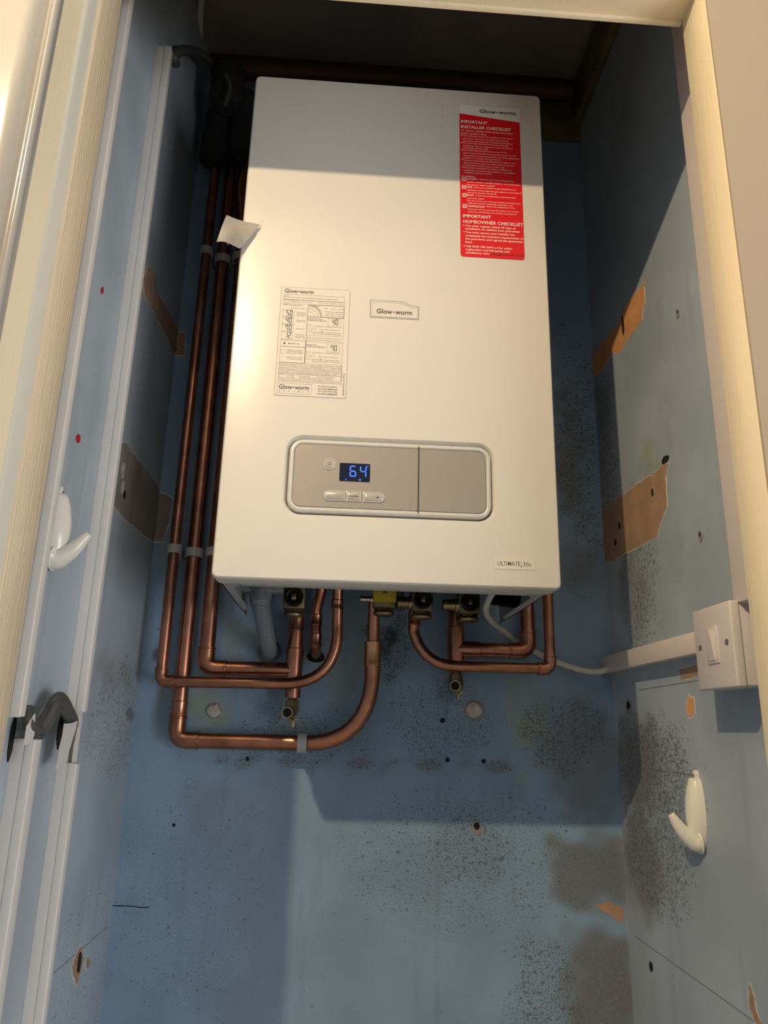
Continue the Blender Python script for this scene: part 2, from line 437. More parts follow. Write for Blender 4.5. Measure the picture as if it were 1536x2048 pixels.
# open door leaf folded back against the wall
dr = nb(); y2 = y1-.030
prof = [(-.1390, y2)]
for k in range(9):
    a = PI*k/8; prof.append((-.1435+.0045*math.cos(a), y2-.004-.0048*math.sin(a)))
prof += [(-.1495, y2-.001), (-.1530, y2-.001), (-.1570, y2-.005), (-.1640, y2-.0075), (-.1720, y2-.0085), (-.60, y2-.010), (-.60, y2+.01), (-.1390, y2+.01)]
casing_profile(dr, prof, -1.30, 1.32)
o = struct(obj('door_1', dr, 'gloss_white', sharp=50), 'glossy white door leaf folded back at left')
# room behind the camera
bm = nb(); box(bm, -3, 3, -3.2, YF, 1.45, 1.5); o = struct(obj('ceiling_room', bm, 'room_white')); o['label'] = 'ceiling of the room'

# old unpainted strips high in the cupboard
q = B(1120, 285)
bm = nb(); box(bm, .44, XR, -.012, 0, q.z, q.z+.085, .002)
struct(obj('trim_7', bm, 'old_timber'), 'bare timber batten on the back wall, high right')
bm = nb(); box(bm, XR-.016, XR, -.36, -.012, q.z+.035, q.z+.12, .002)
struct(obj('trim_8', bm, 'old_timber'), 'bare timber batten on the right wall, high up')

# torn patches of wall paper and paint
def patch(name, label, plane, val, px, m, parent, rim=True, amp=.0035, th=.0006, n=5):
    nrm = {'y': (0, -1, 0), 'xr': (-1, 0, 0), 'xl': (1, 0, 0)}[plane]; ax = plane[0]
    pts = [at(a, b, ax, val) for a, b in px]
    pts = jag(pts, amp, n)
    i = 'xyz'.index(ax)
    for p in pts: p[i] = val
    if rim:
        c = sum(pts, Vector())/len(pts)
        out = [p+(p-c).normalized()*(.0012+.0022*abs(noise.noise(p*260))) for p in pts]
        for p in out: p[i] = val
        bm = nb(); slab(bm, out, nrm, th*.6); e = obj('torn_edge', bm, 'paint_edge', parent)
    bm = nb(); slab(bm, pts, nrm, th); o = obj(name, bm, m, parent); o['label'] = label
    return o
WB, WR, WL = bpy.data.objects['wall_back'], bpy.data.objects['wall_right'], bpy.data.objects['wall_left']
patch('torn_patch', 'orange bare patch', 'xr', XR, [(1301, 549), (1288, 575), (1290, 600), (1283, 640), (1270, 660), (1252, 685), (1240, 705), (1226, 705), (1200, 745), (1182, 762), (1176, 752), (1180, 718), (1205, 685), (1232, 655), (1260, 600), (1285, 570)], 'bare_orange', WR)
patch('torn_patch', 'brown bare patch', 'xr', XR, [(1338, 925), (1331, 955), (1334, 1010), (1322, 1045), (1314, 1072), (1285, 1090), (1256, 1105), (1225, 1122), (1200, 1128), (1192, 1095), (1188, 1045), (1215, 1010), (1252, 985), (1292, 955), (1310, 945), (1325, 930)], 'bare_plaster', WR)
patch('torn_patch', 'narrow bare patch', 'xl', XL, [(296, 530), (306, 545), (316, 590), (342, 630), (352, 652), (358, 666), (350, 705), (346, 708), (336, 680), (310, 630), (290, 590), (285, 560)], 'bare_plaster', WL)
patch('torn_patch', 'grey brown bare patch', 'xl', XL, [(250, 885), (280, 925), (312, 965), (318, 985), (314, 1040), (306, 1083), (280, 1065), (240, 1030), (215, 990), (210, 960), (222, 900)], 'bare_grey', WL)
patch('torn_patch', None, 'y', 0, [(318, 985), (332, 988), (346, 1000), (338, 1045), (326, 1083), (306, 1083)], 'bare_grey', WB, amp=.002, th=.0004)
patch('torn_patch', None, 'y', 0, [(358, 664), (372, 665), (368, 712), (350, 710)], 'bare_plaster', WB, amp=.002, th=.0004)
patch('torn_patch', 'tan chipped patch', 'y', 0, [(1190, 1812), (1215, 1804), (1243, 1815), (1250, 1830), (1243, 1848), (1228, 1836)], 'bare_plaster', WB, amp=.004, rim=False)
patch('torn_patch', 'tan chip', 'xr', XR, [(1378, 1392), (1388, 1398), (1390, 1425), (1380, 1437), (1372, 1420)], 'bare_orange', WR, amp=.003)
patch('torn_patch', 'tan chip', 'xr', XR, [(1357, 1338), (1395, 1330), (1398, 1352), (1362, 1358)], 'bare_plaster', WR, amp=.003)
patch('torn_patch', 'tan splintered chip', 'xr', XR, [(1498, 1960), (1508, 1990), (1516, 2030), (1530, 2060), (1514, 2050), (1502, 2020)], 'bare_plaster', WR, amp=.003)
patch('torn_patch', 'splintered chip', 'xl', XL, [(160, 1893), (167, 1915), (160, 1945), (153, 1973), (147, 1955), (143, 1935), (152, 1910)], 'bare_plaster', WL, amp=.003)
patch('torn_patch', None, 'xl', XL, [(175, 1912), (180, 1925), (174, 1940), (171, 1925)], 'bare_plaster', WL, amp=.002)
def dent(ax, val, nrm, px, py, ru, rv, parent, m='dark_void', name='screw_hole', sc=1.0):
    c = at(px, py, ax, val); n = Vector(nrm); u = Vector((1, 0, 0)) if ax == 'y' else Vector((0, 1, 0)); pts = []
    for k in range(14):
        a = 2*PI*k/14; r = 1+.3*noise.noise(Vector((px*.1+math.cos(a)*1.5, py*.1+math.sin(a)*1.5, 0)))
        pts.append(c+u*ru*r*math.cos(a)+Vector((0, 0, 1))*rv*r*math.sin(a))
    bm = nb(); slab(bm, pts, nrm, .0010*sc); return obj(name, bm, m, parent)
for x, y, r in ((495, 1518, .003), (885, 1441, .004), (895, 1520, .0035), (967, 1522, .0035), (348, 1650, .0025), (1020, 1540, .001), (800, 1640, .001)):
    dent('y', 0, (0, -1, 0), x, y, r, r, WB)
dent('y', 0, (0, -1, 0), 953, 1656, .0085, .010, WB, 'bare_grey', 'chipped_rim', .6); dent('y', 0, (0, -1, 0), 953, 1652, .0045, .0055, WB, sc=1.3)
for x, y, a, b in ((1357, 626, .0045, .007), (1402, 1071, .005, .007), (1247, 650, .004, .018), (1240, 1052, .003, .006), (1232, 1085, .004, .006), (1306, 985, .0025, .006), (1303, 1933, .005, .006)):
    dent('x', XR, (-1, 0, 0), x, y, a, b, WR, 'bare_grey' if y in (626, 1071) else 'dark_void', sc=1.6)
dent('x', XR, (-1, 0, 0), 1331, 919, .012, .005, WR, sc=1.2)
dent('x', XR, (-1, 0, 0), 1258, 1414, .011, .011, WR, 'bare_grey', 'chipped_rim', .8); dent('x', XR, (-1, 0, 0), 1258, 1411, .007, .006, WR, sc=1.5)
for x, y in ((1357, 624), (1402, 1069)): dent('x', XR, (-1, 0, 0), x, y, .002, .003, WR, sc=2)
for x, y, a, b, m in ((203, 581, .0035, .0045, 'red_wax'), (155, 877, .0055, .0050, 'red_wax'), (308, 575, .009, .028, 'bare_grey'), (157, 1925, .006, .012, 'dark_void'), (352, 701, .012, .002, 'dark_void'), (244, 975, .006, .010, 'filler'), (245, 940, .006, .012, 'filler')):
    dent('x', XL, (1, 0, 0), x, y, a, b, WL, m, {'red_wax': 'red_mark', 'filler': 'plaster_lump'}.get(m, 'gouge_or_gap_shade'), 1.6)
dent('x', XL, (1, 0, 0), 247, 990, .003, .006, WL, 'dark_void', 'gouge_or_gap_shade', 2.2)
# pencil lines where a shelf once was
for wl, ax, val, nrm, a, b in ((WR, 'x', XR, (-1, 0, 0), (1272, 1874), (1540, 2066)), (WL, 'x', XL, (1, 0, 0), (215, 1853), (98, 1955)), (WR, 'x', XR, (-1, 0, 0), (1278, 1380), (1395, 1362)), (WR, 'x', XR, (-1, 0, 0), (1285, 1537), (1395, 1552))):
    p, q = at(*a, ax, val), at(*b, ax, val); d = Vector((0, 0, .0007)); bm = nb(); slab(bm, [p, q, q+d, p+d], nrm, .0003); obj('scored_line', bm, 'ink_soft', wl)
bm = nb(); p, q = B(222, 1812), B(300, 1815); slab(bm, jag([p, q, q+Vector((0, 0, .0012)), p+Vector((0, 0, .0012))], .0015, 8), (0, -1, 0), .0004); obj('crack', bm, 'dark_void', WB)

# filler plugs
def plug(px, py, r, label):
    c = B(px, py); t = thing('plaster_plug', label, 'plaster plug', c)
    bm = nb(); lathe(bm, c+Vector((0, .0, 0)), (0, -1, 0), [(0, r*1.3), (.0006, r*1.2), (.0007, r*.6)], 20)
    for v in bm.verts: v.co += noise.noise_vector(v.co*90)*.0012*Vector((1, 0, 1)).length*.6; v.co.y = min(v.co.y, 0)
    obj('hole_rim', bm, 'bare_grey', t)
    bm = nb(); bmesh.ops.create_icosphere(bm, subdivisions=4, radius=r)
    for v in bm.verts:
        v.co = Vector((v.co.x*1.08, v.co.y*.45, v.co.z*1.05)); v.co += noise.noise_vector(v.co*140+Vector((px, 0, 0)))*.0022; v.co += c+Vector((0, -.001, 0))
    obj('lump', bm, 'filler', t); return t
plug(427, 1421, .0095, 'white plaster lump left, filling a hole below the horizontal copper pipe')
plug(948, 1420, .0125, 'larger white plaster lump in a ragged square hole under the right drain cock')

# ------------------------------------------------------------------ boiler
BO = thing('boiler', 'white wall hung combi boiler with grey control panel and stickers', 'boiler', (BW/2, -.18, 0))
g = lambda px, py: (P(px, py).x, P(px, py).z)
# control recess and badge recess in the front panel
cx0, cx1 = P(567, 955).x, P(991, 968).x; cz1, cz0 = P(771, 877).z, P(771, 1038).z
hole = rr(cx0, cz0, cx1, cz1, .022)
bx0, bx1 = P(740, 618).x, P(838, 630).x; bz1, bz0 = P(790, 602).z, P(790, 638).z
xk = P(805, 610).x; xk2 = P(822, 615).x; drop = .0068
def badge_loop(i):
    return [(bx0+i, bz0+i), (bx1-i, bz0+i), (bx1-i, bz1-drop-i), (xk2-i*.3, bz1-drop*.8-i), (xk-i*.3, bz1-i), (bx0+i, bz1-i)]
bm = nb()
def inset(r0, k): return rr(k, k, BW-k, BH-k, max(r0-k, .001), 6)
ring = loops(bm, [(inset(.008, 0), -D+.035), (inset(.008, 0), -D+.0045), (inset(.008, .0008), -D+.0018), (inset(.008, .0022), -D+.0004), (inset(.008, .004), -D)])[-1]
def insetr(x0, z0, x1, z1, r, k): return rr(x0+k, z0+k, x1-k, z1-k, max(r-k, .001))
hr = loops(bm, [(hole, -D), (insetr(cx0, cz0, cx1, cz1, .022, .0010), -D+.0007), (insetr(cx0, cz0, cx1, cz1, .022, .0025), -D+.0035), (insetr(cx0, cz0, cx1, cz1, .022, .0042), -D+.0080), (insetr(cx0, cz0, cx1, cz1, .022, .0045), -D+.012)], cap1=True)[0]
br = loops(bm, [(badge_loop(0), -D), (badge_loop(.0004), -D+.002)], cap1=True)[0]
fill_holes(bm, [ring, hr, br])
# underside return of the panel
obj('front_panel', bm, 'enamel', BO, sharp=30)
bm = nb(); box(bm, .030, BW-.030, -D+.004, -D+.052, .0006, .006, .001)
obj('bottom_lip', bm, 'enamel_dull', BO)
bm = nb(); box(bm, .004, BW-.004, -D+.030, -.02, .075, BH-.004, .002)
obj('casing', bm, 'enamel_dull', BO)
for s in (0, 1):
    x0, x1 = (.004, .0055) if s == 0 else (BW-.0055, BW-.004)
    bm = nb(); box(bm, x0, x1, -D+.02, -.03, .004, .078)
    slab(bm, [((x0 if s == 0 else x1)+sx*(1-2*s), y, .004) for sx, y in ((0, -D+.004), (.034, -D+.004), (.034, -D+.052), (.024, -D+.060), (.012, -D+.085), (.012, -.10), (0, -.08))], (0, 0, 1), .0012)
    obj('side_skirt', bm, 'zinc', BO)
    bm = nb(); cx = .014 if s == 0 else BW-.014
    lathe(bm, (cx+(.010 if s == 0 else -.010), -D+.040, .004), (0, 0, -1), [(0, .0042), (.001, .0042), (.0018, .0036), (.0019, .0012), (.001, .001)], 18)
    obj('screw', bm, 'chrome', BO)
bm = nb(); box(bm, .012, BW-.012, -D+.037, -.025, .068, .075)
obj('base_plate', bm, 'dark_plastic', BO)
# concertina cable duct inside, right
bm = nb(); c = B(1003, 1196, -.15)
pts = [B(985, 1182, -.16), B(1040, 1190, -.16)]; pr = []
for k in range(25):
    pr.append((k/24*(pts[1]-pts[0]).length, .018+.003*math.cos(k*PI)))
lathe(bm, pts[0], pts[1]-pts[0], pr, 20)
obj('ribbed_duct', bm, 'dark_plastic', BO)

# control panel
CP = obj('control_panel', (lambda b: (loops(b, [
        (insetr(cx0, cz0, cx1, cz1, .022, .0053), -D+.012), (insetr(cx0, cz0, cx1, cz1, .022, .0053), -D+.0022), (insetr(cx0, cz0, cx1, cz1, .022, .0064), -D+.0002),
        (insetr(cx0, cz0, cx1, cz1, .022, .0098), -D-.0004), (insetr(cx0, cz0, cx1, cz1, .022, .0112), -D+.0006), (insetr(cx0, cz0, cx1, cz1, .022, .0116), -D+.0022)], cap1=True), b)[1])(nb()), 'trim_chrome', BO, sharp=60)
x0, z0, x1, z1 = cx0+.0122, cz0+.0122, cx1-.0122, cz1-.0122
def facia(xa, xb, roundL, roundR):
    r = .010; lp = []
    for cx, cz, a0, rd in ((xb-r, z1-r, 0, roundR), (xa+r, z1-r, PI/2, roundL), (xa+r, z0+r, PI, roundL), (xb-r, z0+r, 1.5*PI, roundR)):
        for k in range(6):
            if rd: a = a0+PI/2*k/5; lp.append((cx+r*math.cos(a), cz+r*math.sin(a)))
            else: lp.append((cx+(r if a0 in (0, 1.5*PI) else -r)*1.0, cz+(r if a0 in (0, PI/2) else -r)*1.0)); break
    b = nb(); plate(b, lp, -D+.0025, .0022); return b
xs = P(837, 960).x
obj('facia', facia(x0, xs-.0005, True, False), 'silver_plastic', CP)
obj('flap', facia(xs+.0005, x1, False, True), 'silver_plastic', CP)
bm = nb(); box(bm, xs-.0006, xs+.0006, -D-.0006, -D+.001, cz0+.0085, cz1-.0085); obj('flap_gap', bm, 'ink', CP)
YP = -D+.0003
def sub(name, lp, th, m, y=YP):
    b = nb(); plate(b, lp, y, th); return obj(name, b, m, CP)
a = P(679, 925); b_ = P(740, 964)
dx0, dx1 = P(679, 945).x, P(740, 946).x; dz1, dz0 = P(709, 927).z, P(709, 963).z
sub('display', rr(dx0, dz0, dx1, dz1, .0012), .0006, 'screen')
yd = YP-.0008
bm = nb()
dh = (dz1-dz0)*.62; dw = dh*.56; zz = dz0+(dz1-dz0)*.25; xx = dx0+(dx1-dx0)*.33
seven(bm, '6', xx, zz, dw, dh, .0016, yd); seven(bm, '4', xx+dw*1.55, zz, dw, dh, .0016, yd)
write(bm, '°C', (dx1-.0062, yd, dz1-.0048), cap=.0027, width=.0045)
write(bm, 'h', (dx0+(dx1-dx0)*.20, yd, dz0+.0009), cap=.0026, off=.01)
for i in range(4):
    for j in range(4):
        if (i+j) % 2 == 0 or i in (0, 3) or j in (0, 3):
            x = dx0+(dx1-dx0)*.64+i*.0007; z = dz0+.0008+j*.0007; vs = [bm.verts.new((p, yd, q)) for p, q in rect(x, z, x+.0006, z+.0006)]; bm.faces.new(vs)
obj('display_digits', bm, 'blue_led', CP, keep=True)
pb = P(659, 928)
bm = nb(); lathe(bm, (pb.x, YP, pb.z), (0, -1, 0), [(0, .0078), (.0008, .0078), (.0014, .0070), (.0006, .0062), (.0004, .0060)], 28); obj('button_ring', bm, 'trim_chrome', CP)
bm = nb(); lathe(bm, (pb.x, YP, pb.z), (0, -1, 0), [(0, .0056), (.0012, .0056), (.0018, .0048), (.0019, .0001)], 28); obj('power_button', bm, 'silver_button', CP)
bm = nb()
for k in range(20):
    if 3 <= k < 7: continue
    a = 2*PI*k/20; a2 = 2*PI*(k+1)/20
    vs = [bm.verts.new((pb.x+r*math.cos(t), YP-.00205, pb.z+r*math.sin(t))) for r, t in ((.0018, a), (.0024, a), (.0024, a2), (.0018, a2))]; bm.faces.new(vs)
vs = [bm.verts.new((pb.x+x, YP-.00205, pb.z+z)) for x, z in rect(-.0003, .0002, .0003, .0028)]; bm.faces.new(vs)
# minus / mode / plus
bz1_, bz0_ = P(708, 983.5).z, P(708, 1003).z
spans = [(647, 690), (692, 722), (726, 769)]
obj('power_symbol', bm, 'ink', CP, keep=True); marks = nb()
for k, (u0, u1) in enumerate(spans):
    xa, xb = P(u0, 994).x, P(u1, 995).x; R_ = (bz1_-bz0_)/2; hz = (bz1_+bz0_)/2
    def pill(i):
        lp = []; r = R_-i; q = .0015
        for side, rd in ((1, k == 2), (-1, k == 0)):
            for t in range(9):
                a = (-PI/2+PI*t/8) if side == 1 else (PI/2+PI*t/8)
                cxx = (xb-R_) if side == 1 else (xa+R_)
                if rd: lp.append((cxx+r*math.cos(a), hz+r*math.sin(a)))
                else:
                    cc, ss_ = math.cos(a), math.sin(a); mm = max(abs(cc), abs(ss_)); lp.append((cxx+r*cc/mm, hz+r*ss_/mm))
        return lp
    b = nb(); loops(b, [(pill(0), YP), (pill(0), YP-.0012), (pill(.0006), YP-.0014), (pill(.0012), YP-.0006)], cap1=True); obj('button_surround', b, 'trim_chrome', CP)
    b = nb(); loops(b, [(pill(.0018), YP), (pill(.0018), YP-.0016), (pill(.0026), YP-.0021)], cap1=True); obj(('minus_button', 'mode_button', 'plus_button')[k], b, 'silver_button', CP)
hz = (bz0_+bz1_)/2
xm = P(657, 990).x; vs = [marks.verts.new((xm+x, YP-.0023, hz+z+.0006)) for x, z in rect(-.0018, -.00035, .0018, .00035)]; marks.faces.new(vs); obj('minus_symbol', marks, 'ink', CP, keep=True); marks = nb()
xm = P(755, 997).x
for rc in (rect(-.0018, -.00035, .0018, .00035), rect(-.00035, -.0018, .00035, .0018)):
    vs = [marks.verts.new((xm+x, YP-.0023, hz+z-.0004)) for x, z in rc]; marks.faces.new(vs)
obj('plus_symbol', marks, 'ink', CP, keep=True); marks = nb()
xm = (P(692, 994).x+P(722, 994).x)/2; write(marks, 'mode', (xm, YP-.0023, hz-.0012), width=.0115, cap=.0032, align='C')
obj('mode_lettering', marks, 'ink', CP, keep=True)

# badge
bm = nb(); loops(bm, [(badge_loop(.0006), -D+.0019), (badge_loop(.0006), -D+.0002), (badge_loop(.0022), -D-.0014), (badge_loop(.0034), -D-.0014), (badge_loop(.0040), -D-.0008)], cap1=True)
BD = obj('badge', bm, 'enamel', BO, sharp=25)
bm = nb(); l = P(753, 625, .001); r = P(786, 627, .001); r2 = P(789.5, 627, .001); e = P(824, 629, .001); zb = bz0+.0066
def logo(bm, xa, xb, z, cap, y, dot=None):
    """the two-word maker's name with a round point between the words"""
    wtot = xb-xa; write(bm, 'Glow', (xa, y, z), width=wtot*.445, cap=cap, off=.009)
    write(bm, 'worm', (xb-wtot*.47, y, z), width=wtot*.47, cap=cap, off=.009)
    d = dot or bm; c = (xa+wtot*.4875, z+cap*.40); vs = [d.verts.new((c[0]+cap*.155*math.cos(2*PI*k/12), y, c[1]+cap*.155*math.sin(2*PI*k/12))) for k in range(12)]; d.faces.new(vs)
dot = nb(); logo(bm, l.x, e.x, zb, .0072, -D-.0011, dot)
obj('badge_lettering', bm, 'ink', BD, keep=True); obj('badge_dot', dot, 'ink_red', BD, keep=True)

# model sticker
a, b_ = P(988, 1112), P(1069, 1140)
xa, xb = P(988, 1125).x, P(1069, 1128).x; za, zb = P(1028, 1139).z, P(1028, 1115).z
bm = nb(); plate(bm, rr(xa, za, xb, zb, .001), -D, .0005); ST = obj('model_label', bm, 'paper', BO)
bm = nb(); zt = za+(zb-za)*.30
write(bm, 'ULTIMATE', (P(995, 1125).x, -D-.0007, zt), width=.0275, cap=.0054, off=.008); write(bm, '3', (P(1040.5, 1125).x, -D-.0007, zt-.0018), width=.0020, cap=.003)
write(bm, '30c', (P(1046, 1125).x, -D-.0007, zt), width=.0098, cap=.0054); obj('lettering', bm, 'ink_soft', ST, keep=True)

# red checklist sticker: everything placed in its own left / right / height frame
rx0 = P(920, 360).x; rx1 = P(1049, 510).x; rz0 = P(985, 517).z; rzt = P(917, 210).z
rl, rrr = P(917.5, 227).z, P(1039, 246).z
sx0 = lambda: rx0
c3 = lambda X, Y: P(900+X/5.69, 180+Y/5.69)
bm = nb(); plate(bm, [(rx0, rzt), (rx1, rzt), (rx1, rz0+.004), (rx1-.004, rz0), (rx0+.004, rz0), (rx0, rz0+.004)][::-1], -D, .00035)
RL = obj('checklist_label', bm, 'clear_film', BO); RL['label'] = 'red and white label'
zl = c3(96, 268).z; zr = c3(795, 375).z
bm = nb(); plate(bm, [(rx0, zl), (rx1-.0006, zr), (rx1, rz0+.004), (rx1-.001, rz0+.001), (rx1-.004, rz0), (rx0+.004, rz0), (rx0+.001, rz0+.001), (rx0, rz0+.004)], -D-.0003, .0003)
obj('red_print', bm, 'red_print', RL)
yt = -D-.0009
bm = nb(); logo(bm, c3(335, 270).x, c3(748, 280).x, c3(540, 278).z, .0068, yt); obj('name_lettering', bm, 'ink', RL, keep=True)
bm = nb()
def line(s, X, Y, X2, cap=None, off=0.0, k=5.0):
    p = c3(X, Y); q = c3(X2, Y); write(bm, s, (p.x, yt, p.z), width=q.x-p.x, cap=cap or .0022, off=off)
big = [('IMPORTANT', 125, 378, 428), ('INSTALLER CHECKLIST', 125, 436, 692), ('IMPORTANT', 148, 1452, 465), ('HOMEOWNER CHECKLIST', 148, 1515, 828)]
for s, X, Y, X2 in big: line(s, X, Y, X2, .0053, .012)
small = [('To ensure validity of the boiler guarantee,', 125, 470, 718, 1), ('please confirm that:', 125, 502, 412, 1),
 ('The technical terms and conditions of the boiler', 148, 530, 712, 0), ('guarantee have been complied with and the', 148, 560, 665, 0), ('guarantee card has been completed and signed', 148, 588, 708, 0),
 ('You have informed the homeowner that the', 148, 614, 662, 0), ('guarantee must be registered within 30 days of', 148, 643, 712, 0), ('installation of the boiler', 150, 670, 438, 0),
 ('You have informed the homeowner of the', 150, 694, 645, 0), ('importance of annual servicing of the boiler to the', 150, 724, 748, 0), ("manufacturer's instructions by a Gas Safe registered", 150, 754, 778, 0), ('installer to maintain the guarantee', 150, 780, 568, 0),
 ('You have completed the Benchmark logbook and', 152, 808, 740, 0), ('informed the homeowner of the need to get this', 152, 838, 724, 0), ('completed on each annual service visit', 152, 866, 618, 0),
 ('The boiler installation has been notified and', 154, 892, 692, 0), ('registered on the Gas Safe register or prevailing', 154, 922, 732, 0), ('competent person scheme', 154, 948, 476, 0),
 ('In addition:', 136, 990, 288, 1),
 ('SYSTEM', 190, 1024, 306, 2), ('- Have you thoroughly flushed the', 312, 1026, 722, 0), ('system, added a suitable inhibitor and confirmed', 190, 1056, 788, 0), ('the system water quality?', 190, 1086, 506, 0),
 ('GAS', 192, 1116, 250, 2), ('- Have you tested the gas installation for', 256, 1118, 750, 0), ('tightness and purged the gas supply in accordance', 192, 1148, 808, 0), ('with the relevant standard?', 192, 1176, 526, 0),
 ('FLUE', 194, 1208, 262, 2), ('- Is the flue adequately supported and', 268, 1210, 740, 0), ('correctly sited?', 194, 1240, 384, 0), ('Did you carry out a flue gas analysis and have you', 196, 1268, 800, 0), ('replaced the flue sampling plug after use?', 196, 1296, 714, 0),
 ('COMPLETION', 198, 1334, 392, 2), ('- Have you explained to the', 400, 1336, 734, 0), ('customer how to operate the boiler and use the', 198, 1364, 778, 0), ('controls and handed over all documentation?', 198, 1394, 754, 0),
 ('You must register within 30 days of', 174, 1556, 744, 2), ('installation to validate your guarantee', 172, 1590, 792, 2), ('You must ensure your installer has', 176, 1630, 734, 2), ('completed the technical requirements of', 172, 1668, 832, 2), ('the guarantee and signed the guarantee', 172, 1704, 828, 2), ('form', 172, 1742, 248, 2),
 ('Call 0330 100 3474 or for online', 178, 1790, 708, 2), ('registration and full terms and', 176, 1826, 672, 2), ('conditions, visit:', 176, 1862, 448, 2)]
for s, X, Y, X2, kd in small: line(s, X, Y, X2, (.0022, .0025, .0031)[kd], (0, .006, .012)[kd])
for X, Y in ((132, 520), (134, 603), (136, 686), (140, 797), (142, 880), (156, 1545), (158, 1617), (160, 1778)):
    p = c3(X, Y); vs = [bm.verts.new((p.x+.0009*math.cos(2*PI*k/8), yt, p.z+.0009*math.sin(2*PI*k/8))) for k in range(8)]; bm.faces.new(vs)
for X, Y in ((158, 1018), (160, 1108), (164, 1200), (166, 1326)):
    p = c3(X, Y); h = .0029
    for rc in (rect(-h, -h, h, -h+.0009), rect(-h, h-.0009, h, h), rect(-h, -h+.0009, -h+.0009, h-.0009), rect(h-.0009, -h+.0009, h, h-.0009)):
        vs = [bm.verts.new((p.x+x, yt, p.z+z)) for x, z in rc]; bm.faces.new(vs)
    for tri in ([(-.0014, .0002), (-.0004, -.0014), (-.0002, -.0005), (-.0011, .0007)], [(-.0004, -.0014), (.0018, .0014), (.0013, .0016), (-.0003, -.0004)]):
        vs = [bm.verts.new((p.x+x, yt-.00002, p.z+z)) for x, z in tri]; bm.faces.new(vs)
obj('white_lettering', bm, 'white_ink', RL, keep=True)
bm = nb(); line('www.glow-worm.co.uk', 460, 1878, 830, .0031, .014); obj('web_lettering', bm, 'ink', RL, keep=True)

# instruction sticker
c4 = lambda X, Y: P(540+X/8.194, 560+Y/8.194)
ux0, ux1 = c4(128, 1000).x, c4(1276, 1000).x; uz1, uz0 = c4(700, 145).z, c4(680, 1918).z
bm = nb(); plate(bm, rect(ux0, uz0, ux1, uz1), -D, .0004); IL = obj('instruction_label', bm, 'paper', BO); IL['label'] = 'cream paper label'
yi = -D-.0006
H = uz1-uz0; Wd = ux1-ux0
# the sheet's own frame: u, v from 0 to 1000 right and down
UV = lambda u, v: (ux0+Wd*u/1000, uz1-H*v/1000)
ln, gy, ik = nb(), nb(), nb()
def hl(u0, v, u1, t=.00045):
    a, b = UV(u0, v), UV(u1, v); vs = [ln.verts.new((x, yi, z)) for x, z in rect(a[0], a[1], b[0], a[1]+t)]; ln.faces.new(vs)
def vl(u, v0, v1, t=.00045):
    a, b = UV(u, v0), UV(u, v1); vs = [ln.verts.new((x, yi, z)) for x, z in rect(a[0], b[1], a[0]+t, a[1])]; ln.faces.new(vs)
def bx(u0, v0, u1, v1, t=.00045): hl(u0, v0, u1, t); hl(u0, v1, u1, t); vl(u0, v0, v1, t); vl(u1, v0, v1, t)
def tx(s, u, v, u1, cap=.0016, dst=None, off=0.0, y=None):
    a, b = UV(u, v), UV(u1, v); write(dst or gy, s, (a[0], (yi-.0001) if y is None else y, a[1]), width=b[0]-a[0], cap=cap, off=off)
bx(0, 0, 999, 999, .0005)
a, b_ = UV(50, 52), UV(470, 52); lg = nb(); logo(lg, a[0], b_[0], a[1], .0062, yi-.0001); obj('name_lettering', lg, 'ink', IL, keep=True)
bx(40, 68, 925, 118); tx('Notes:', 50, 80, 120, .0012); tx('Read the instructions carefully before starting and using the boiler', 50, 98, 830, .0015)
bx(40, 118, 925, 157); bx(60, 124, 110, 150); tx('Putting into', 145, 130, 260, .0012); tx('standby mode', 145, 142, 285, .0012); tx('Press the button', 320, 138, 470, .0014); tx('3-5 sec to turn the appliance on or off', 550, 138, 910, .0014)
tx('Boiler operating mode:', 50, 172, 310, .0015, off=.006); tx('Press Mode to select', 150, 200, 370, .0014); vl(395, 157, 705)
for k, (dg, v0, v1) in enumerate((('50', 215, 282), ('40', 286, 350), ('70', 354, 420), ('12', 424, 490))):
    bx(42, v0, 205, v1)
    hpx = .0085
    for j, ch in enumerate(dg):
        u, z = UV(95+j*50, v1-10); seven(ik, ch, u, z, .0034, hpx, .0008, yi-.0001)
for s, v in (('Heating &', 240), ('Domestic', 255), ('Hot Water', 270), ('Domestic Hot', 312), ('Water Only', 326), ('Heating Only', 392), ('No Demand', 445), ('Heating &', 460), ('Hot Water Off', 475)): tx(s, 245, v, 375, .0014)
hl(40, 497, 395); bx(40, 500, 395, 556); tx('Burner on', 150, 534, 310, .0023, off=.004)
p = UV(98, 532); vs = [ik.verts.new((p[0]+x, yi-.0001, p[1]+z)) for x, z in ((-.0014, .0004), (-.0008, -.0006), (.0008, -.0006), (.0014, .0004), (.0004, .0016), (0, .0034), (-.0006, .0016))]; ik.faces.new(vs)
bx(40, 562, 395, 705); bx(55, 590, 115, 625)
for s, v in (('Purging in progress /', 592), ('Low water fault /', 606), ('Boiler sensor fault', 620), ('Contact your installer', 658), ('or service provider', 674)): tx(s, 140, v, 370, .0015)
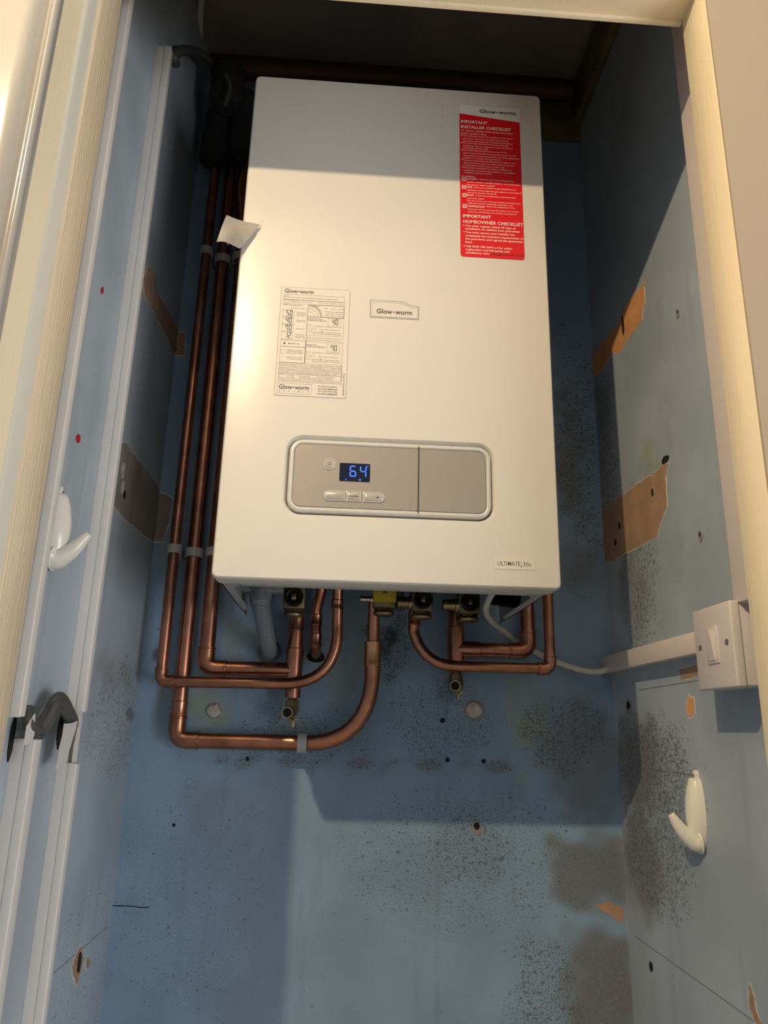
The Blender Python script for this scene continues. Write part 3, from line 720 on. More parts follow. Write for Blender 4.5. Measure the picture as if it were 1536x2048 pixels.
# dial
bx(402, 157, 925, 270); tx('Timer (if fitted)', 425, 172, 560, .0015, off=.006)
cdx, cdz = UV(410, 268)
for r0, r1, m_ in ((.0155, .0185, ln), (.0120, .0126, ln), (.0075, .0079, ln)):
    for k in range(12):
        a, a2 = PI/2*k/12, PI/2*(k+1)/12; vs = [m_.verts.new((cdx+r*math.cos(t), yi-.0001, cdz+r*math.sin(t))) for r, t in ((r0, a), (r1, a), (r1, a2), (r0, a2))]; m_.faces.new(vs)
tx('OFF', 640, 190, 690, .0013); tx('timed', 730, 190, 800, .0013); tx('constant', 830, 190, 920, .0013)
for s, v in (('Heating on/off timer', 218), ('Override / boost on', 236), ('Hot water control', 254)): tx(s, 660, v, 915, .0014)
tx('Domestic Hot Water', 410, 292, 620, .0017, off=.01); tx('Temperature Adjustment', 410, 308, 680, .0017, off=.01)
def disp(dg, v0):
    bx(700, v0, 880, v0+70)
    for j, ch in enumerate(dg): u, z = UV(760+j*50, v0+58); seven(ik, ch, u, z, .0034, .0080, .0008, yi-.0001)
disp('40', 275); disp('70', 520)
rows = [('Press Mode to enable hot water only', 500, 360, 905), ('Select desired temperature', 590, 388, 880), ('Press Mode', 495, 414, 600), ('to confirm without waiting', 650, 414, 890), ('Press to confirm preferred operating mode', 495, 430, 900),
        ('If after 3 sec no button is pressed press any key', 415, 470, 900), ('Domestic hot water and heating are now set', 415, 490, 900),
        ('Press Mode to enable heating only', 500, 605, 890), ('Select desired temperature', 590, 640, 880), ('Press Mode', 495, 668, 600), ('to confirm without waiting', 650, 668, 890), ('Press to confirm preferred operating mode', 495, 684, 900)]
for s, u, v, u1 in rows: tx(s, u, v, u1, .0014)
for v in (356, 414, 605, 668): bx(418, v-12, 470, v, .0003)
for v in (388, 640): bx(418, v-14, 470, v+2, .0003); bx(480, v-14, 530, v+2, .0003)
for v in (412, 666):
    p = UV(622, v)
    vs = [ik.verts.new((p[0]+x, yi-.0001, p[1]+z)) for x, z in ((-.0012, .0008), (-.0004, -.0010), (.0018, .0024), (-.0003, .0004))]; ik.faces.new(vs)
tx('Heating Water', 410, 536, 560, .0017, off=.01); tx('Temperature Adjustment', 410, 552, 680, .0017, off=.01)
hl(402, 445, 925); hl(402, 505, 925); vl(402, 270, 705); vl(925, 157, 900); hl(402, 270, 925)
body = ['If the system pressure is too low the display will flash and the boiler will not', 'operate below 0.5 bar. Turn on the integral filling loop until the gauge reads', 'and then turn it off. If the boiler fails to restart hold the reset button. The', 'integral filling loop must be closed after use. External filling loop may be fitted', 'to some boilers. If the problem persists consult your installer or provider', 'please refer to the installation instructions before attempting to refill']
bx(40, 705, 925, 805)
for k, s in enumerate(body): tx(s, 48, 722+k*15, 915 if k < 5 else 860, .0015)
bx(40, 808, 925, 850); bx(52, 815, 110, 842); tx('In the event', 150, 824, 270, .0014); tx('of lockout', 150, 840, 270, .0014); tx('Press the button', 330, 824, 490, .0014); tx('1 time or ring the help line', 580, 824, 830, .0014); tx('(identify fault code from the display)', 330, 840, 800, .0014)
for k, s in enumerate(('The manufacturer recommends an annual service of this appliance by a competent person', 'It is a statutory requirement that gas appliances are installed and serviced properly')): tx(s, 30, 864+k*13, 920, .0013)
bx(35, 893, 515, 980); a, b_ = UV(60, 940), UV(480, 940); lg = nb(); logo(lg, a[0], b_[0], a[1], .0062, yi-.0001); obj('name_lettering', lg, 'ink', IL, keep=True)
for k, ch in enumerate('SERVICE'): tx(ch, 62+k*67, 964, 80+k*67, .0018, gy)
for k, (s, v) in enumerate((('For Service & Repairs', 908), ('01773 828100', 932), ('For Technical Help', 952), ('01773 828300', 976))): tx(s, 610, v, 880, .0020, ik if k % 2 else gy, .008)
# sideways document number
p = UV(975, 975); write(gy, '0020217178_01 07/14', (p[0], yi-.0001, p[1]), width=H*.20, cap=.0020, ux=(0, 0, 1), uz=(-1, 0, 0), off=.004)
obj('ruled_lines', ln, 'paper_line', IL, keep=True); obj('small_print', gy, 'ink_soft', IL, keep=True); obj('bold_print', ik, 'ink', IL, keep=True)

# curled guarantee label: sheet stuck at its upper right corner, bent out over the panel's edge
bm = nb(); c7 = lambda X, Y, e=0: P(400+X/8.533, 400+Y/8.533, e)
p00, p10, p11, p01 = c7(283, 715, .020), c7(680, 815, .010), c7(1040, 440, .001), c7(455, 258, .024)   # BL, BR, TR, TL
N_ = 14; grid = []
for i in range(N_+1):
    row = []
    for j in range(N_+1):
        s, t = i/N_, j/N_
        p = p00.lerp(p10, s).lerp(p01.lerp(p11, s), t)
        p = p+Vector((0, -.005*math.sin(PI*s)*math.sin(PI*min(1, t+.2)) - .002*math.sin(5*s+3*t), 0))
        row.append(bm.verts.new(p))
    grid.append(row)
for i in range(N_):
    for j in range(N_): bm.faces.new((grid[i][j], grid[i+1][j], grid[i+1][j+1], grid[i][j+1]))
bmesh.ops.solidify(bm, geom=bm.faces[:], thickness=.00015)
GL = obj('curled_label', bm, 'paper', BO, sharp=70); GL['label'] = 'half peeled paper label'
bm = nb()
def shp(x, z): return Vector((x, 0, z))
for k, (s, a, b) in enumerate((('AFFIX LABEL TO YOUR', (485, 770), (610, 425)), ('GUARANTEE CARD', (540, 755), (650, 470)), ('AND LOG BOOK', (588, 742), (678, 515)))):
    a_, b2 = c7(*a, .0235-.001*k), c7(*b, .0265-.0025*k); ux = (b2-a_); wd = ux.length; ux.normalize(); nz_ = Vector((0, -1, 0)); uz = nz_.cross(ux).normalized()*1; uz = ux.cross(Vector((0, 1, 0))).normalized()
    if uz.x > 0: uz = -uz
    write(bm, s, a_, width=wd, cap=.0026, off=.006, ux=ux, uz=uz)
obj('lettering', bm, 'ink_soft', GL, keep=True)
# clear adhesive remnant at the stuck corner
bm = nb(); plate(bm, [(c7(*q).x, c7(*q).z) for q in ((1040, 380), (1080, 340), (1030, 480), (980, 700), (940, 560), (1010, 470))], -D, .0003); obj('glue_film', bm, 'clear_film', BO)

# ------------------------------------------------------------------ pipework
R22, R15 = .0120, .0084
def trim(pts, d):
    a, b = Vector(pts[0]), Vector(pts[1]); return [a+(b-a).normalized()*d]+list(pts[1:])
E22, E15 = R22*1.45, R15*1.45
def run(name, label, segs, m='copper'):
    """segs: list of (part name, points, radius); one thing per soldered run"""
    t = thing(name, label, 'pipe', Vector(segs[0][1][0]))
    for nm, pts, r in segs: bm = nb(); tube(bm, pts, r, 24); obj(nm, bm, m if nm != 'bright_coupling' else 'copper_bright', t)
    return t
def ringed(p, d, L, r):
    """coupling: sleeve with a slightly raised bead at both ends"""
    p = Vector(p); d = Vector(d).normalized(); hs = [0, .001, .002, .004, L/2, L-.004, L-.002, L-.001, L]
    rs = [r+.0004, r+.0012, r+.0012, r+.0007, r+.0007, r+.0007, r+.0012, r+.0012, r+.0004]
    return [p+d*(h-L/2) for h in hs], rs
def elbow(c, a, b, L, r, n=8):
    """90 degree fitting at corner c towards a and b"""
    c, a, b = Vector(c), Vector(a), Vector(b); u = (a-c).normalized(); v = (b-c).normalized()
    pts = fillet([c+u*L, c, c+v*L], r*1.45, n); a1, b1 = pts[0], pts[-1]
    pts = [a1, a1-u*.0006, a1-u*.0025, a1-u*.0032]+pts[1:-1]+[b1-v*.0032, b1-v*.0025, b1-v*.0006, b1]
    return pts, [r+.0002, r+.0022, r+.0022, r+.0012]+[r+.0012]*(len(pts)-8)+[r+.0012, r+.0022, r+.0022, r+.0002]
# heating return riser: 15 mm, far left
y = -.054
a, b_, c = B(432, 250, y), B(374, 900, y), B(322, 1364, y)
ax = c.x; zt = 1.02
a = Vector((B(352, 1080, y).x, y, .93)); top = B(420, 300, y)
c = Vector((B(321, 1363, y).x, y, B(321, 1363, y).z)); top = Vector((top.x*.0+B(385, 820, y).x*.5+c.x*.5, y, 1.0))
pA = fillet([c, Vector((c.x, y, .15)), Vector((top.x, y, 1.0))], .2)
hz1 = B(560, 1368, y); e1 = Vector((hz1.x, -.066, hz1.z)); e3 = B(676, 1172, -.085)
pB = fillet([c, Vector((c.x+.02, y, c.z)), e1+Vector((.0, 0, 0)), Vector((B(675, 1365, -.068).x, -.068, hz1.z)), Vector((B(675, 1240, -.07).x, -.07, B(675, 1240, -.07).z)), e3], [0, 0, 0, .085, 0, 0], 14)
el, er = elbow(c, pA[1], pB[2], .021, R15); pA = trim(pA, E15); pB = trim([p for i, p in enumerate(pB) if i != 1], E15)
cp = Vector((c.x, y, c.z+.030))
t = run('copper_pipe', 'thin copper pipe, leftmost riser, turning right at the bottom and curving up under the boiler', [('riser', pA, R15), ('cross_run', pB, R15), ('elbow', el, er), ('coupling', *ringed((e3+Vector((0, .004, -.028))), (0, .1, -1), .014, R15))])
# gas pipe 22 mm
y = -.030
c = B(357, 1480, y); up = Vector((B(425, 640, y).x, y, .99))
xA = [B(358, 1420, y), B(395, 1000, y), B(425, 640, y)]
pA = [c, Vector((xA[1].x, y, 1.02))]
c = Vector((pA[1].x*.5+c.x*.5, y, c.z)); pA = [c, Vector((c.x, y, 1.02))]
r1 = B(600, 1481, y); r1 = Vector((r1.x, y, c.z)); vt = B(746, 1300, -.062)
pB = fillet([c, r1, Vector((vt.x, -.050, c.z)), vt, B(748, 1240, -.065)], [0, 0, .110, 0, 0], 18)
el, er = elbow(c, pA[1], pB[1], .034, R22); pA = trim(pA, E22); pB = trim(pB, E22)
t = run('copper_pipe', 'thick copper gas pipe, lowest one, sweeping up to the yellow valve', [('riser', pA, R22), ('cross_run', pB[:-1], R22), ('elbow', el, er),
    ('coupling', *ringed(Vector((c.x, y, B(358, 1418, y).z)), (0, 0, 1), .024, R22)), ('bright_coupling', *ringed(B(745, 1308, -.062), (0, 0, 1), .038, R22)),
    ('reducer', [B(746, 1300, -.062), B(747, 1240, -.064), B(748, 1240, -.064)+Vector((0, -.010, .030))], [R15+.001, R15+.001, R15+.0014])])
# heating flow riser 22 mm behind the boiler's left edge, to tee
y = -.040
xr = B(421, 1172, y).x; zc = B(412, 1336, y).z
c = Vector((B(411, 1336, y).x, y, zc)); xr = c.x
pA = [c, Vector((xr, y, .70)), Vector((xr-.012, y, .80)), Vector((xr+.004, y, .92)), Vector((xr+.004, y, 1.0))]
pA = fillet(pA, .06)
tee = Vector((B(588, 1340, y).x, y, zc)); tt = B(590, 1235, y); tb = B(583, 1396, y)
tp = Vector((tee.x, y, tt.z)); tb = Vector((tee.x, y, tb.z))
el, er = elbow(c, pA[1], tee, .032, R22); pA = trim(pA, E22)
run('copper_pipe', 'thick copper pipe rising beside the boiler edge, joined by a tee to the left valve', [('riser', pA, R22), ('cross_run', trim([c, tee], E22), R22), ('down_pipe', [tp, tb], [R22, R22]), ('elbow', el, er),
    ('tee', [tee+Vector((0, 0, .034)), tee+Vector((0, 0, .033)), tee-Vector((0, 0, .021)), tee-Vector((0, 0, .022))], [R22+.0002, R22+.0014, R22+.0014, R22+.0002]),
    ('coupling', *ringed(tp+Vector((0, 0, -.008)), (0, 0, 1), .028, R22))])
# cold inlet stub into the wall
y = -.050
run('copper_pipe', 'short thin copper pipe dropping into a dark hole in the wall', [('stub', smooth_path([B(643, 1160, -.070), B(642, 1185, -.066), B(636, 1208, -.056), B(632, 1232, y), B(632, 1270, y), B(632, 1290, y+.003), B(632, 1303, y+.018), B(632, 1309, .003)], 6), R15),
    ('coupling', *ringed(B(633, 1240, y), (0, 0, 1), .018, R15)), ('lower_coupling', *ringed(B(632, 1280, y), (0, 0, 1), .020, R15))])
dent('y', 0, (0, -1, 0), 631, 1312, .014, .012, WB, name='pipe_hole')
# right: hot water pipe 15 mm
y = -.058
cr = B(1101, 1338, y); lft = Vector((B(905, 1333, y).x, y, cr.z)); v3 = B(829, 1222, -.074)
pB = fillet([v3, Vector((v3.x, -.060, B(828, 1262, y).z)), Vector((B(845, 1332, y).x, y, cr.z)), cr], [0, 0, .085, 0], 14)
pA = [cr, Vector((cr.x, y, B(1090, 1190, y).z+.60))]
el, er = elbow(cr, pA[1], pB[-2], .021, R15); pA = trim(pA, E15); pB = trim(pB[::-1], E15)
run('copper_pipe', 'thin copper pipe right, curving to a low elbow and rising behind the boiler', [('cross_run', pB, R15), ('riser', pA, R15), ('elbow', el, er), ('coupling', *ringed(v3+Vector((0, .003, -.012)), (0, 0, 1), .020, R15))])
# right: heating return 22 mm
y = -.034
cr = B(1057, 1303, y); tx_ = Vector((B(912, 1303, y).x, y, cr.z)); tp = Vector((tx_.x, y, B(914, 1215, y).z)); tb = Vector((tx_.x, y, B(914, 1345, y).z))
el, er = elbow(cr, cr+Vector((0, 0, 1)), tx_, .032, R22)
run('copper_pipe', 'thick copper pipe right, tee below the right valve joined to a riser by an elbow', [('down_pipe', [tp, tb], R22), ('cross_run', trim([cr, tx_], E22), R22), ('riser', [cr+Vector((0, 0, E22)), Vector((cr.x, cr.y, .60))], R22), ('elbow', el, er),
    ('tee', [tx_+Vector((0, 0, .036)), tx_+Vector((0, 0, .035)), tx_-Vector((0, 0, .020)), tx_-Vector((0, 0, .021))], [R22+.0002, R22+.0014, R22+.0014, R22+.0002]),
    ('tee_socket', [tx_, tx_+Vector((.038, 0, 0)), tx_+Vector((.039, 0, 0))], [R22+.0014, R22+.0014, R22])])
# pipes and bulky old fittings in the dark above
y = -.05
zz = B(520, 150, -.30).z
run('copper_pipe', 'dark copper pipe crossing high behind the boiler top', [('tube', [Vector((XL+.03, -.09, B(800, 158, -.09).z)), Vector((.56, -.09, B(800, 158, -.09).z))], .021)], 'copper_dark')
FL = thing('flue_pipe', 'black flue elbow above the right end of the boiler', 'flue', (.34, -.2, BH))
bm = nb(); tube(bm, fillet([Vector((.355, -.20, BH-.03)), Vector((.355, -.20, BH+.060)), Vector((.355, -.02, BH+.075))], .04), .034, 28); obj('elbow', bm, 'dark_plastic', FL)
bm = nb(); lathe(bm, (.355, -.20, BH-.004), (0, 0, 1), [(0, .042), (.014, .042), (.016, .036)], 28); obj('collar', bm, 'dark_plastic', FL)
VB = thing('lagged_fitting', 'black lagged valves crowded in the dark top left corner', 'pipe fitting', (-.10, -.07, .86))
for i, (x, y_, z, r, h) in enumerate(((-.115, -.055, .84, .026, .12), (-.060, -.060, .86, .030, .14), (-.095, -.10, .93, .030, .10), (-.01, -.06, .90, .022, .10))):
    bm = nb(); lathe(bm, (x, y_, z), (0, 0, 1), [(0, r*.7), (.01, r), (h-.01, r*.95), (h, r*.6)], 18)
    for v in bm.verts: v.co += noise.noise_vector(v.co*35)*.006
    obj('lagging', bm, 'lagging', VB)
bm = nb(); tube(bm, smooth_path([B(452, 150, -.14), B(461, 172, -.14), B(455, 195, -.14), B(450, 212, -.14)]), .0035, 10); obj('fibre_tuft', bm, 'cable_grey', VB)

# clips
def clip(x, y, z, r, label, group, horizontal=False, base=0.0):
    t = thing('pipe_clip', label, 'pipe clip', (x, y, z), group)
    bm = nb(); w_ = .014
    pr, N2 = [], 22
    for k in range(N2+1):
        a = -PI/2+.0+2*PI*k/N2; pr.append((math.cos(a), math.sin(a)))
    A, B2 = [], []
    for rad, lst in ((r+.0005, A), (r+.0032, B2)):
        for cx, sx in pr[:-1]:
            if horizontal: lst.append([(x-w_/2, y+cx*rad, z+sx*rad), (x+w_/2, y+cx*rad, z+sx*rad)])
            else: lst.append([(x+sx*rad, y+cx*rad, z-w_/2), (x+sx*rad, y+cx*rad, z+w_/2)])
    n = len(A); vi = [[bm.verts.new(p) for p in q] for q in A]; vo = [[bm.verts.new(p) for p in q] for q in B2]
    for k in range(n):
        l = (k+1) % n
        for q in ((vo[k][0], vo[l][0], vo[l][1], vo[k][1]), (vi[k][0], vi[k][1], vi[l][1], vi[l][0]), (vi[k][0], vi[l][0], vo[l][0], vo[k][0]), (vi[k][1], vo[k][1], vo[l][1], vi[l][1])): bm.faces.new(q)
    obj('ring', bm, 'clip_plastic', t)
    bm = nb()
    if horizontal: box(bm, x-w_/2, x+w_/2, y+r, 0, z-.007, z+.007, .001)
    else: box(bm, x-r*.8, x+r*.8, y+r, 0, z-w_/2, z+w_/2, .001)
    obj('foot', bm, 'clip_plastic', t); return t
names = bpy.data.objects
pipes = [o for o in COL.objects if o.name.startswith('copper_pipe')]
def riser_x(px, py, y): return B(px, py, y)
P1x = None
TH, GA, FLW = [o.children for o in pipes[:3]]
def x_at(thg, z):
    r = [c for c in thg if c.name.startswith('riser')][0]; vs = [v.co for v in r.data.vertices]; zs = sorted(set(round(v.z, 4) for v in vs))
    lo = [v for v in vs if v.z <= z+1e-6]; hi = [v for v in vs if v.z > z]
    zl = max(v.z for v in lo); zh = min(v.z for v in hi)
    f = lambda zz_: (lambda l: sum(v.x for v in l)/len(l))([v for v in vs if abs(v.z-zz_) < 1e-3])
    return f(zl)+(f(zh)-f(zl))*(z-zl)/max(zh-zl, 1e-6)
for zrow, where in ((B(430, 508, -.05).z, 'upper'), (B(380, 1101, -.05).z, 'lower')):
    for th_, r, y_, lab in ((TH, R15, -.054, 'leftmost thin riser'), (GA, R22, -.030, 'thick gas riser'), (FLW, R22, -.040, 'riser hidden by the boiler edge')):
        clip(x_at(th_, zrow), y_, zrow, r, 'grey plastic pipe clip on the %s, %s row' % (lab, where), 'pipe clips on the risers')
gz = B(605, 1481, -.030)
clip(gz.x, -.034, [v.co.z for v in [c for c in GA if c.name.startswith('cross_run')][0].data.vertices][0]*0+B(357, 1480, -.030).z, R22, 'grey plastic pipe clip on the thick bottom pipe', None, True)

# valves
def valve(px, py, y, label, spigot=None, yellow=False, black=True, w_=.033):
    c = B(px, py, y); t = thing('isolation_valve', label, 'valve', c, None)
    bm = nb(); box(bm, c.x-w_/2, c.x+w_/2, y-.015, y+.015, c.z-.014, c.z+.050, .003)
    lathe(bm, (c.x, y, c.z-.013), (0, 0, -1), [(0, .0145), (.004, .0148), (.007, .0125), (.012, .0118)], 6)
    obj('body', bm, 'brass_dull', t)
    bm = nb(); lathe(bm, (c.x, y, c.z-.018), (0, 0, -1), [(0, .0155), (.003, .0165), (.006, .0155)], 28); obj('nut', bm, 'brass', t)
    if black:
        bm = nb(); lathe(bm, (c.x, y-.014, c.z+.003), (0, -1, 0), [(0, .0145), (.008, .0145), (.010, .0120), (.009, .009), (.006, .0085)], 28); obj('cap', bm, 'dark_plastic', t)
        bm = nb(); box(bm, c.x-.0032, c.x+.0032, y-.027, y-.018, c.z-.002, c.z+.008, .0008); obj('spindle', bm, 'brass', t)
    if yellow:
        bm = nb(); box(bm, c.x-w_/2-.001, c.x+w_/2+.001, y-.020, y-.010, c.z-.006, c.z+.050, .002); obj('yellow_cap', bm, 'yellow_tag', t)
        bm = nb(); box(bm, c.x-.0035, c.x+.0035, y-.0215, y-.0195, c.z+.006, c.z+.020, .001); box(bm, c.x-.001, c.x+.001, y-.0222, y-.021, c.z+.008, c.z+.018); obj('symbol', bm, 'brass_dull', t)
    if spigot:
        dx, ln_, r, m_ = spigot; bm = nb(); s = 1 if dx > 0 else -1
        lathe(bm, (c.x+s*w_/2*.9, y-.004, c.z-.0), (s, 0, 0), [(0, r*1.25), (.006, r*1.25), (.007, r), (ln_-.001, r), (ln_, r*.8), (ln_+.0001, r*.5)], 20); obj('side_port', bm, m_, t)
    return t
valve(589, 1202, -.085, 'brass valve with black round cap, leftmost under the boiler')
valve(768, 1200, -.085, 'gas valve with yellow front and steel test nipple', (-1, .022, .0045, 'chrome'), True, False, .034)
valve(843, 1207, -.085, 'brass valve with black cap, second from right, beside the gas valve', (-1, .024, .0085, 'brass'))
valve(936, 1212, -.085, 'brass valve with black cap, rightmost under the boiler', (-1, .026, .0085, 'brass'))
bm = nb(); c = B(798, 1205, -.08); lathe(bm, c+Vector((0, 0, .03)), (0, 0, -1), [(0, .007), (.025, .007), (.026, .010), (.040, .010), (.042, .006)], 16)
tag(obj('filling_cock', bm, 'brass_dull'), 'small dark brass cock between gas valve and next valve', 'valve')
# tail pipes from valve level into the boiler
def drain(px, py, y, pt, label):
    c = Vector((pt.x, y, pt.z)); t = thing('drain_cock', label, 'drain cock', c); e = B(px, py, y-.02)
    L_ = (pt.z-e.z)
    bm = nb(); lathe(bm, c+Vector((0, 0, .006)), (0, 0, -1), [(0, .0075), (.008, .0075), (.009, .0105), (.024, .0115), (L_+.004, .0115), (L_+.010, .008)], 6); obj('body', bm, 'brass_dull', t)
    bm = nb(); lathe(bm, (c.x-.003, y-.006, e.z), (-.12, -1, -.05), [(0, .0095), (.010, .0095), (.011, .0088), (.018, .0088), (.0181, .0062), (.008, .006)], 24); obj('outlet', bm, 'brass', t)
    ax_ = Vector((-.12, -1, -.05)).normalized(); bm = nb(); lathe(bm, Vector((c.x-.003, y-.006, e.z))+ax_*.0178, ax_, [(0, .0066), (.0006, .0066)], 20); obj('outlet_bore', bm, 'dark_void', t)
    bm = nb(); box(bm, c.x+.000, c.x+.0055, y-.008, y+.0, e.z-.022, e.z-.006, .001); box(bm, c.x-.002, c.x+.012, y-.008, y+.0, e.z-.012, e.z-.008, .001); obj('key', bm, 'brass', t)
    return t
tbL = [o for o in FLW if o.name.startswith('down_pipe')][0]; zL = min(v.co.z for v in tbL.data.vertices)
drain(573, 1424, -.040, Vector((tee.x, -.040, zL)), 'brass drain cock pointing forward under the left tee')
drain(916, 1371, -.034, Vector((tx_.x, -.034, tb.z)), 'brass drain cock under the right tee')

# condensate hose
CH = thing('condensate_hose', 'grey corrugated condensate hose bending down into the wall, left', 'hose', B(520, 1190, -.11))
pth = smooth_path([B(520, 1172, -.13), B(522, 1205, -.12), B(529, 1250, -.085), B(535, 1285, -.045), B(538, 1300, -.020), B(539, 1304, .004)], 14)
rs = [.0125+.0013*math.cos(i*PI*.9) if i > 8 else .0135 for i in range(len(pth))]
bm = nb()
fine = []
for i in range(len(pth)-1):
    for k in range(3): fine.append(pth[i].lerp(pth[i+1], k/3))
fine.append(pth[-1]); rs = [.0122+(.0010 if (i//2) % 2 else -.0004) for i in range(len(fine))]
tube(bm, fine, rs, 22); obj('corrugated_tube', bm, 'hose_grey', CH)
c = B(521, 1192, -.12)
bm = nb(); lathe(bm, c+Vector((0, 0, .03)), (0, 0, -1), [(0, .020), (.022, .020), (.026, .017), (.040, .015), (.044, .0135)], 24)
box(bm, c.x-.034, c.x+.034, c.y-.012, c.y+.012, c.z+.004, c.z+.022, .003); obj('trap_body', bm, 'hose_grey', CH)
bm = nb(); lathe(bm, B(539, 1304, .0), (-.1, -1, .35), [(0, .0185), (.006, .0185), (.008, .016), (.012, .0145)], 24); obj('wall_collar', bm, 'hose_grey', CH)

# white flex
bm = nb(); tube(bm, smooth_path([B(992, 1176, -.20), B(978, 1198, -.18), B(972, 1222, -.15), B(984, 1243, -.10), B(1000, 1256, -.05), B(1030, 1280, -.012), B(1080, 1308, -.012), B(1130, 1330, -.014), B(1175, 1342, -.02), B(1205, 1342, -.035), at(1222, 1336, 'x', XR-.012)], 10), .0048, 14)
tag(obj('power_flex', bm, 'cable_white'), 'cream white power flex sagging from boiler to trunking in the corner', 'cable')

# ------------------------------------------------------------------ trunking
def trunk_v(name, x0, sx, t, ya, yb, z0, z1, label, m='pvc', ridge=.55):
    """upright mini trunking: x0 wall, sx side it stands out to, lid with a fine raised rib"""
    T = thing(name, label, 'cable trunking', (x0, (ya+yb)/2, z0))
    bm = nb(); xa, xb = sorted((x0, x0+sx*t*.86)); box(bm, xa, xb, min(ya, yb), max(ya, yb), z0, z1, .0006); obj('channel', bm, m, T)
    bm = nb(); lo_, hi_ = min(ya, yb)-.0008, max(ya, yb)+.0008; xa, xb = sorted((x0+sx*t*ridge, x0+sx*t)); box(bm, xa, xb, lo_, hi_, z0+.0005, z1-.0005, .0012, 3); obj('lid', bm, m, T)
    return T
t = .022
yl0 = (at(221, 800, 'x', XL).y+at(139, 1300, 'x', XL).y)/2; yr = (at(258, 800, 'x', XL+t).y+at(187, 1300, 'x', XL+t).y)/2
zt2 = at(350, 122, 'x', XL+t).z; zb2 = at(150, 1424, 'x', XL+t).z; zs2 = at(140, 1528, 'x', XL+t).z
trunk_v('cable_trunking', XL, 1, t, yl0, yr, zb2, zt2, 'long white trunking on left wall, inner upper length ending below the cupboard top')
trunk_v('cable_trunking', XL, 1, t, yl0, yr, -1.3, zs2, 'white trunking on left wall, inner lower length under the broken lid')
yo0 = at(118, 900, 'x', XL).y; yo1 = at(162, 1000, 'x', XL+t).y
yo1 = (at(145, 800, 'x', XL+t).y+at(72, 1300, 'x', XL+t).y)/2
zb1 = at(75, 1436, 'x', XL+t).z; zs1 = at(60, 1452, 'x', XL+t).z
yw = -abs(yl0-yr)
yo0 = yo1+yw
trunk_v('cable_trunking', XL, 1, t, yo0, yo1, zb1, ZC-.01, 'white trunking on left wall, outer upper length running beside the door jamb')
yo1b = at(78, 1520, 'x', XL+t).y
trunk_v('cable_trunking', XL, 1, t, yo1b+yw-.004, yo1b, -1.3, zs1-.012, 'white trunking on left wall, outer lower length standing clear of the jamb')
# broken lid pieces
T = thing('trunking_lid', 'broken piece of white trunking lid leaning loose over the inner gap', 'trunking lid', (XL, yl0, zs2))
pa = [at(127, 1449, 'x', XL+t+.006), at(155, 1442, 'x', XL+t+.002), at(132, 1524, 'x', XL+t), at(109, 1542, 'x', XL+t*.9)]
bm = nb(); slab(bm, jag(pa, .0015, 4), (.6, -.6, 0), .0012); obj('lid_piece', bm, 'pvc', T)
bm = nb(); box(bm, XL, XL+t*.8, yr-.0015, yr, zs2-.002, zb2+.002); box(bm, XL, XL+.0015, yl0, yr, zs2-.002, zb2+.002); obj('channel_back', bm, 'pvc', T)
T = thing('trunking_lid', 'short torn lip of white trunking standing up from the outer lower length', 'trunking lid', (XL, yo0, zs1))
pa = [at(55, 1452, 'x', XL+t), at(71, 1427, 'x', XL+t), at(69, 1470, 'x', XL+t), at(63, 1485, 'x', XL+t), at(50, 1490, 'x', XL+t)]
bm = nb(); slab(bm, pa, (-1, 0, 0), .0012); obj('lid_piece', bm, 'pvc', T)
# grey cables looping between the two runs
for k, (dz, dx, lab) in enumerate(((0, .004, 'uppermost grey cable arching between the two trunkings'), (-.010, .010, 'middle grey cable arching between the two trunkings'), (-.020, .002, 'lowest grey cable arching between the two trunkings'))):
    xx = XL+.018+dx; off = Vector((0, 0, dz))
    xx = XL+.016+.003*(k % 2)
    pts = [at(58-4*k, 1418, 'x', XL+.010), at(60-2*k, 1440+7*k, 'x', xx), at(78, 1447+13*k, 'x', xx), at(96, 1425+13*k, 'x', xx+.003), at(109, 1401+12*k, 'x', xx+.005), at(119, 1393+12*k, 'x', xx+.005), at(129, 1402+12*k, 'x', xx+.003), at(141, 1426+10*k, 'x', xx-.002), at(148-2*k, 1446+6*k, 'x', xx-.006), at(142-2*k, 1475, 'x', XL+.008), at(138-2*k, 1520, 'x', XL+.008), at(134-2*k, 1560, 'x', XL+.009)]
    bm = nb(); tube(bm, smooth_path(pts, 8), .0052-.0005*k, 14); tag(obj('grey_cable', bm, 'cable_grey'), lab, 'cable', 'grey cables on the left wall')
dent('x', XL, (1, 0, 0), 121, 1462, .012, .020, WL, 'dark_void', 'gouge_or_gap_shade', 1.2)
dent('x', XL, (1, 0, 0), 22, 1478, .005, .024, WL, 'dark_void', 'gouge_or_gap_shade', 1.2)  # shadowed gap between wall and trunking, painted as a black patch
# cables in the dark top left
bm = nb(); tube(bm, smooth_path([at(352, 128, 'x', XL+.012), at(348, 112, 'x', XL+.012), at(368, 100, 'x', XL+.016), at(395, 104, 'x', XL+.022), at(415, 118, 'x', XL+.03), B(428, 132, -.06)], 8), .0075, 14)
tag(obj('grey_cable', bm, 'cable_grey'), 'thick grey cable leaving the top of the inner trunking', 'cable')
bm = nb(); tube(bm, [B(396, 108, -.035), Vector((B(400, 0, -.30).x, -.33, ZC-.008))], .006, 12)
tag(obj('ceiling_conduit', bm, 'pvc'), 'thin pale conduit along the ceiling edge, top left', 'conduit')

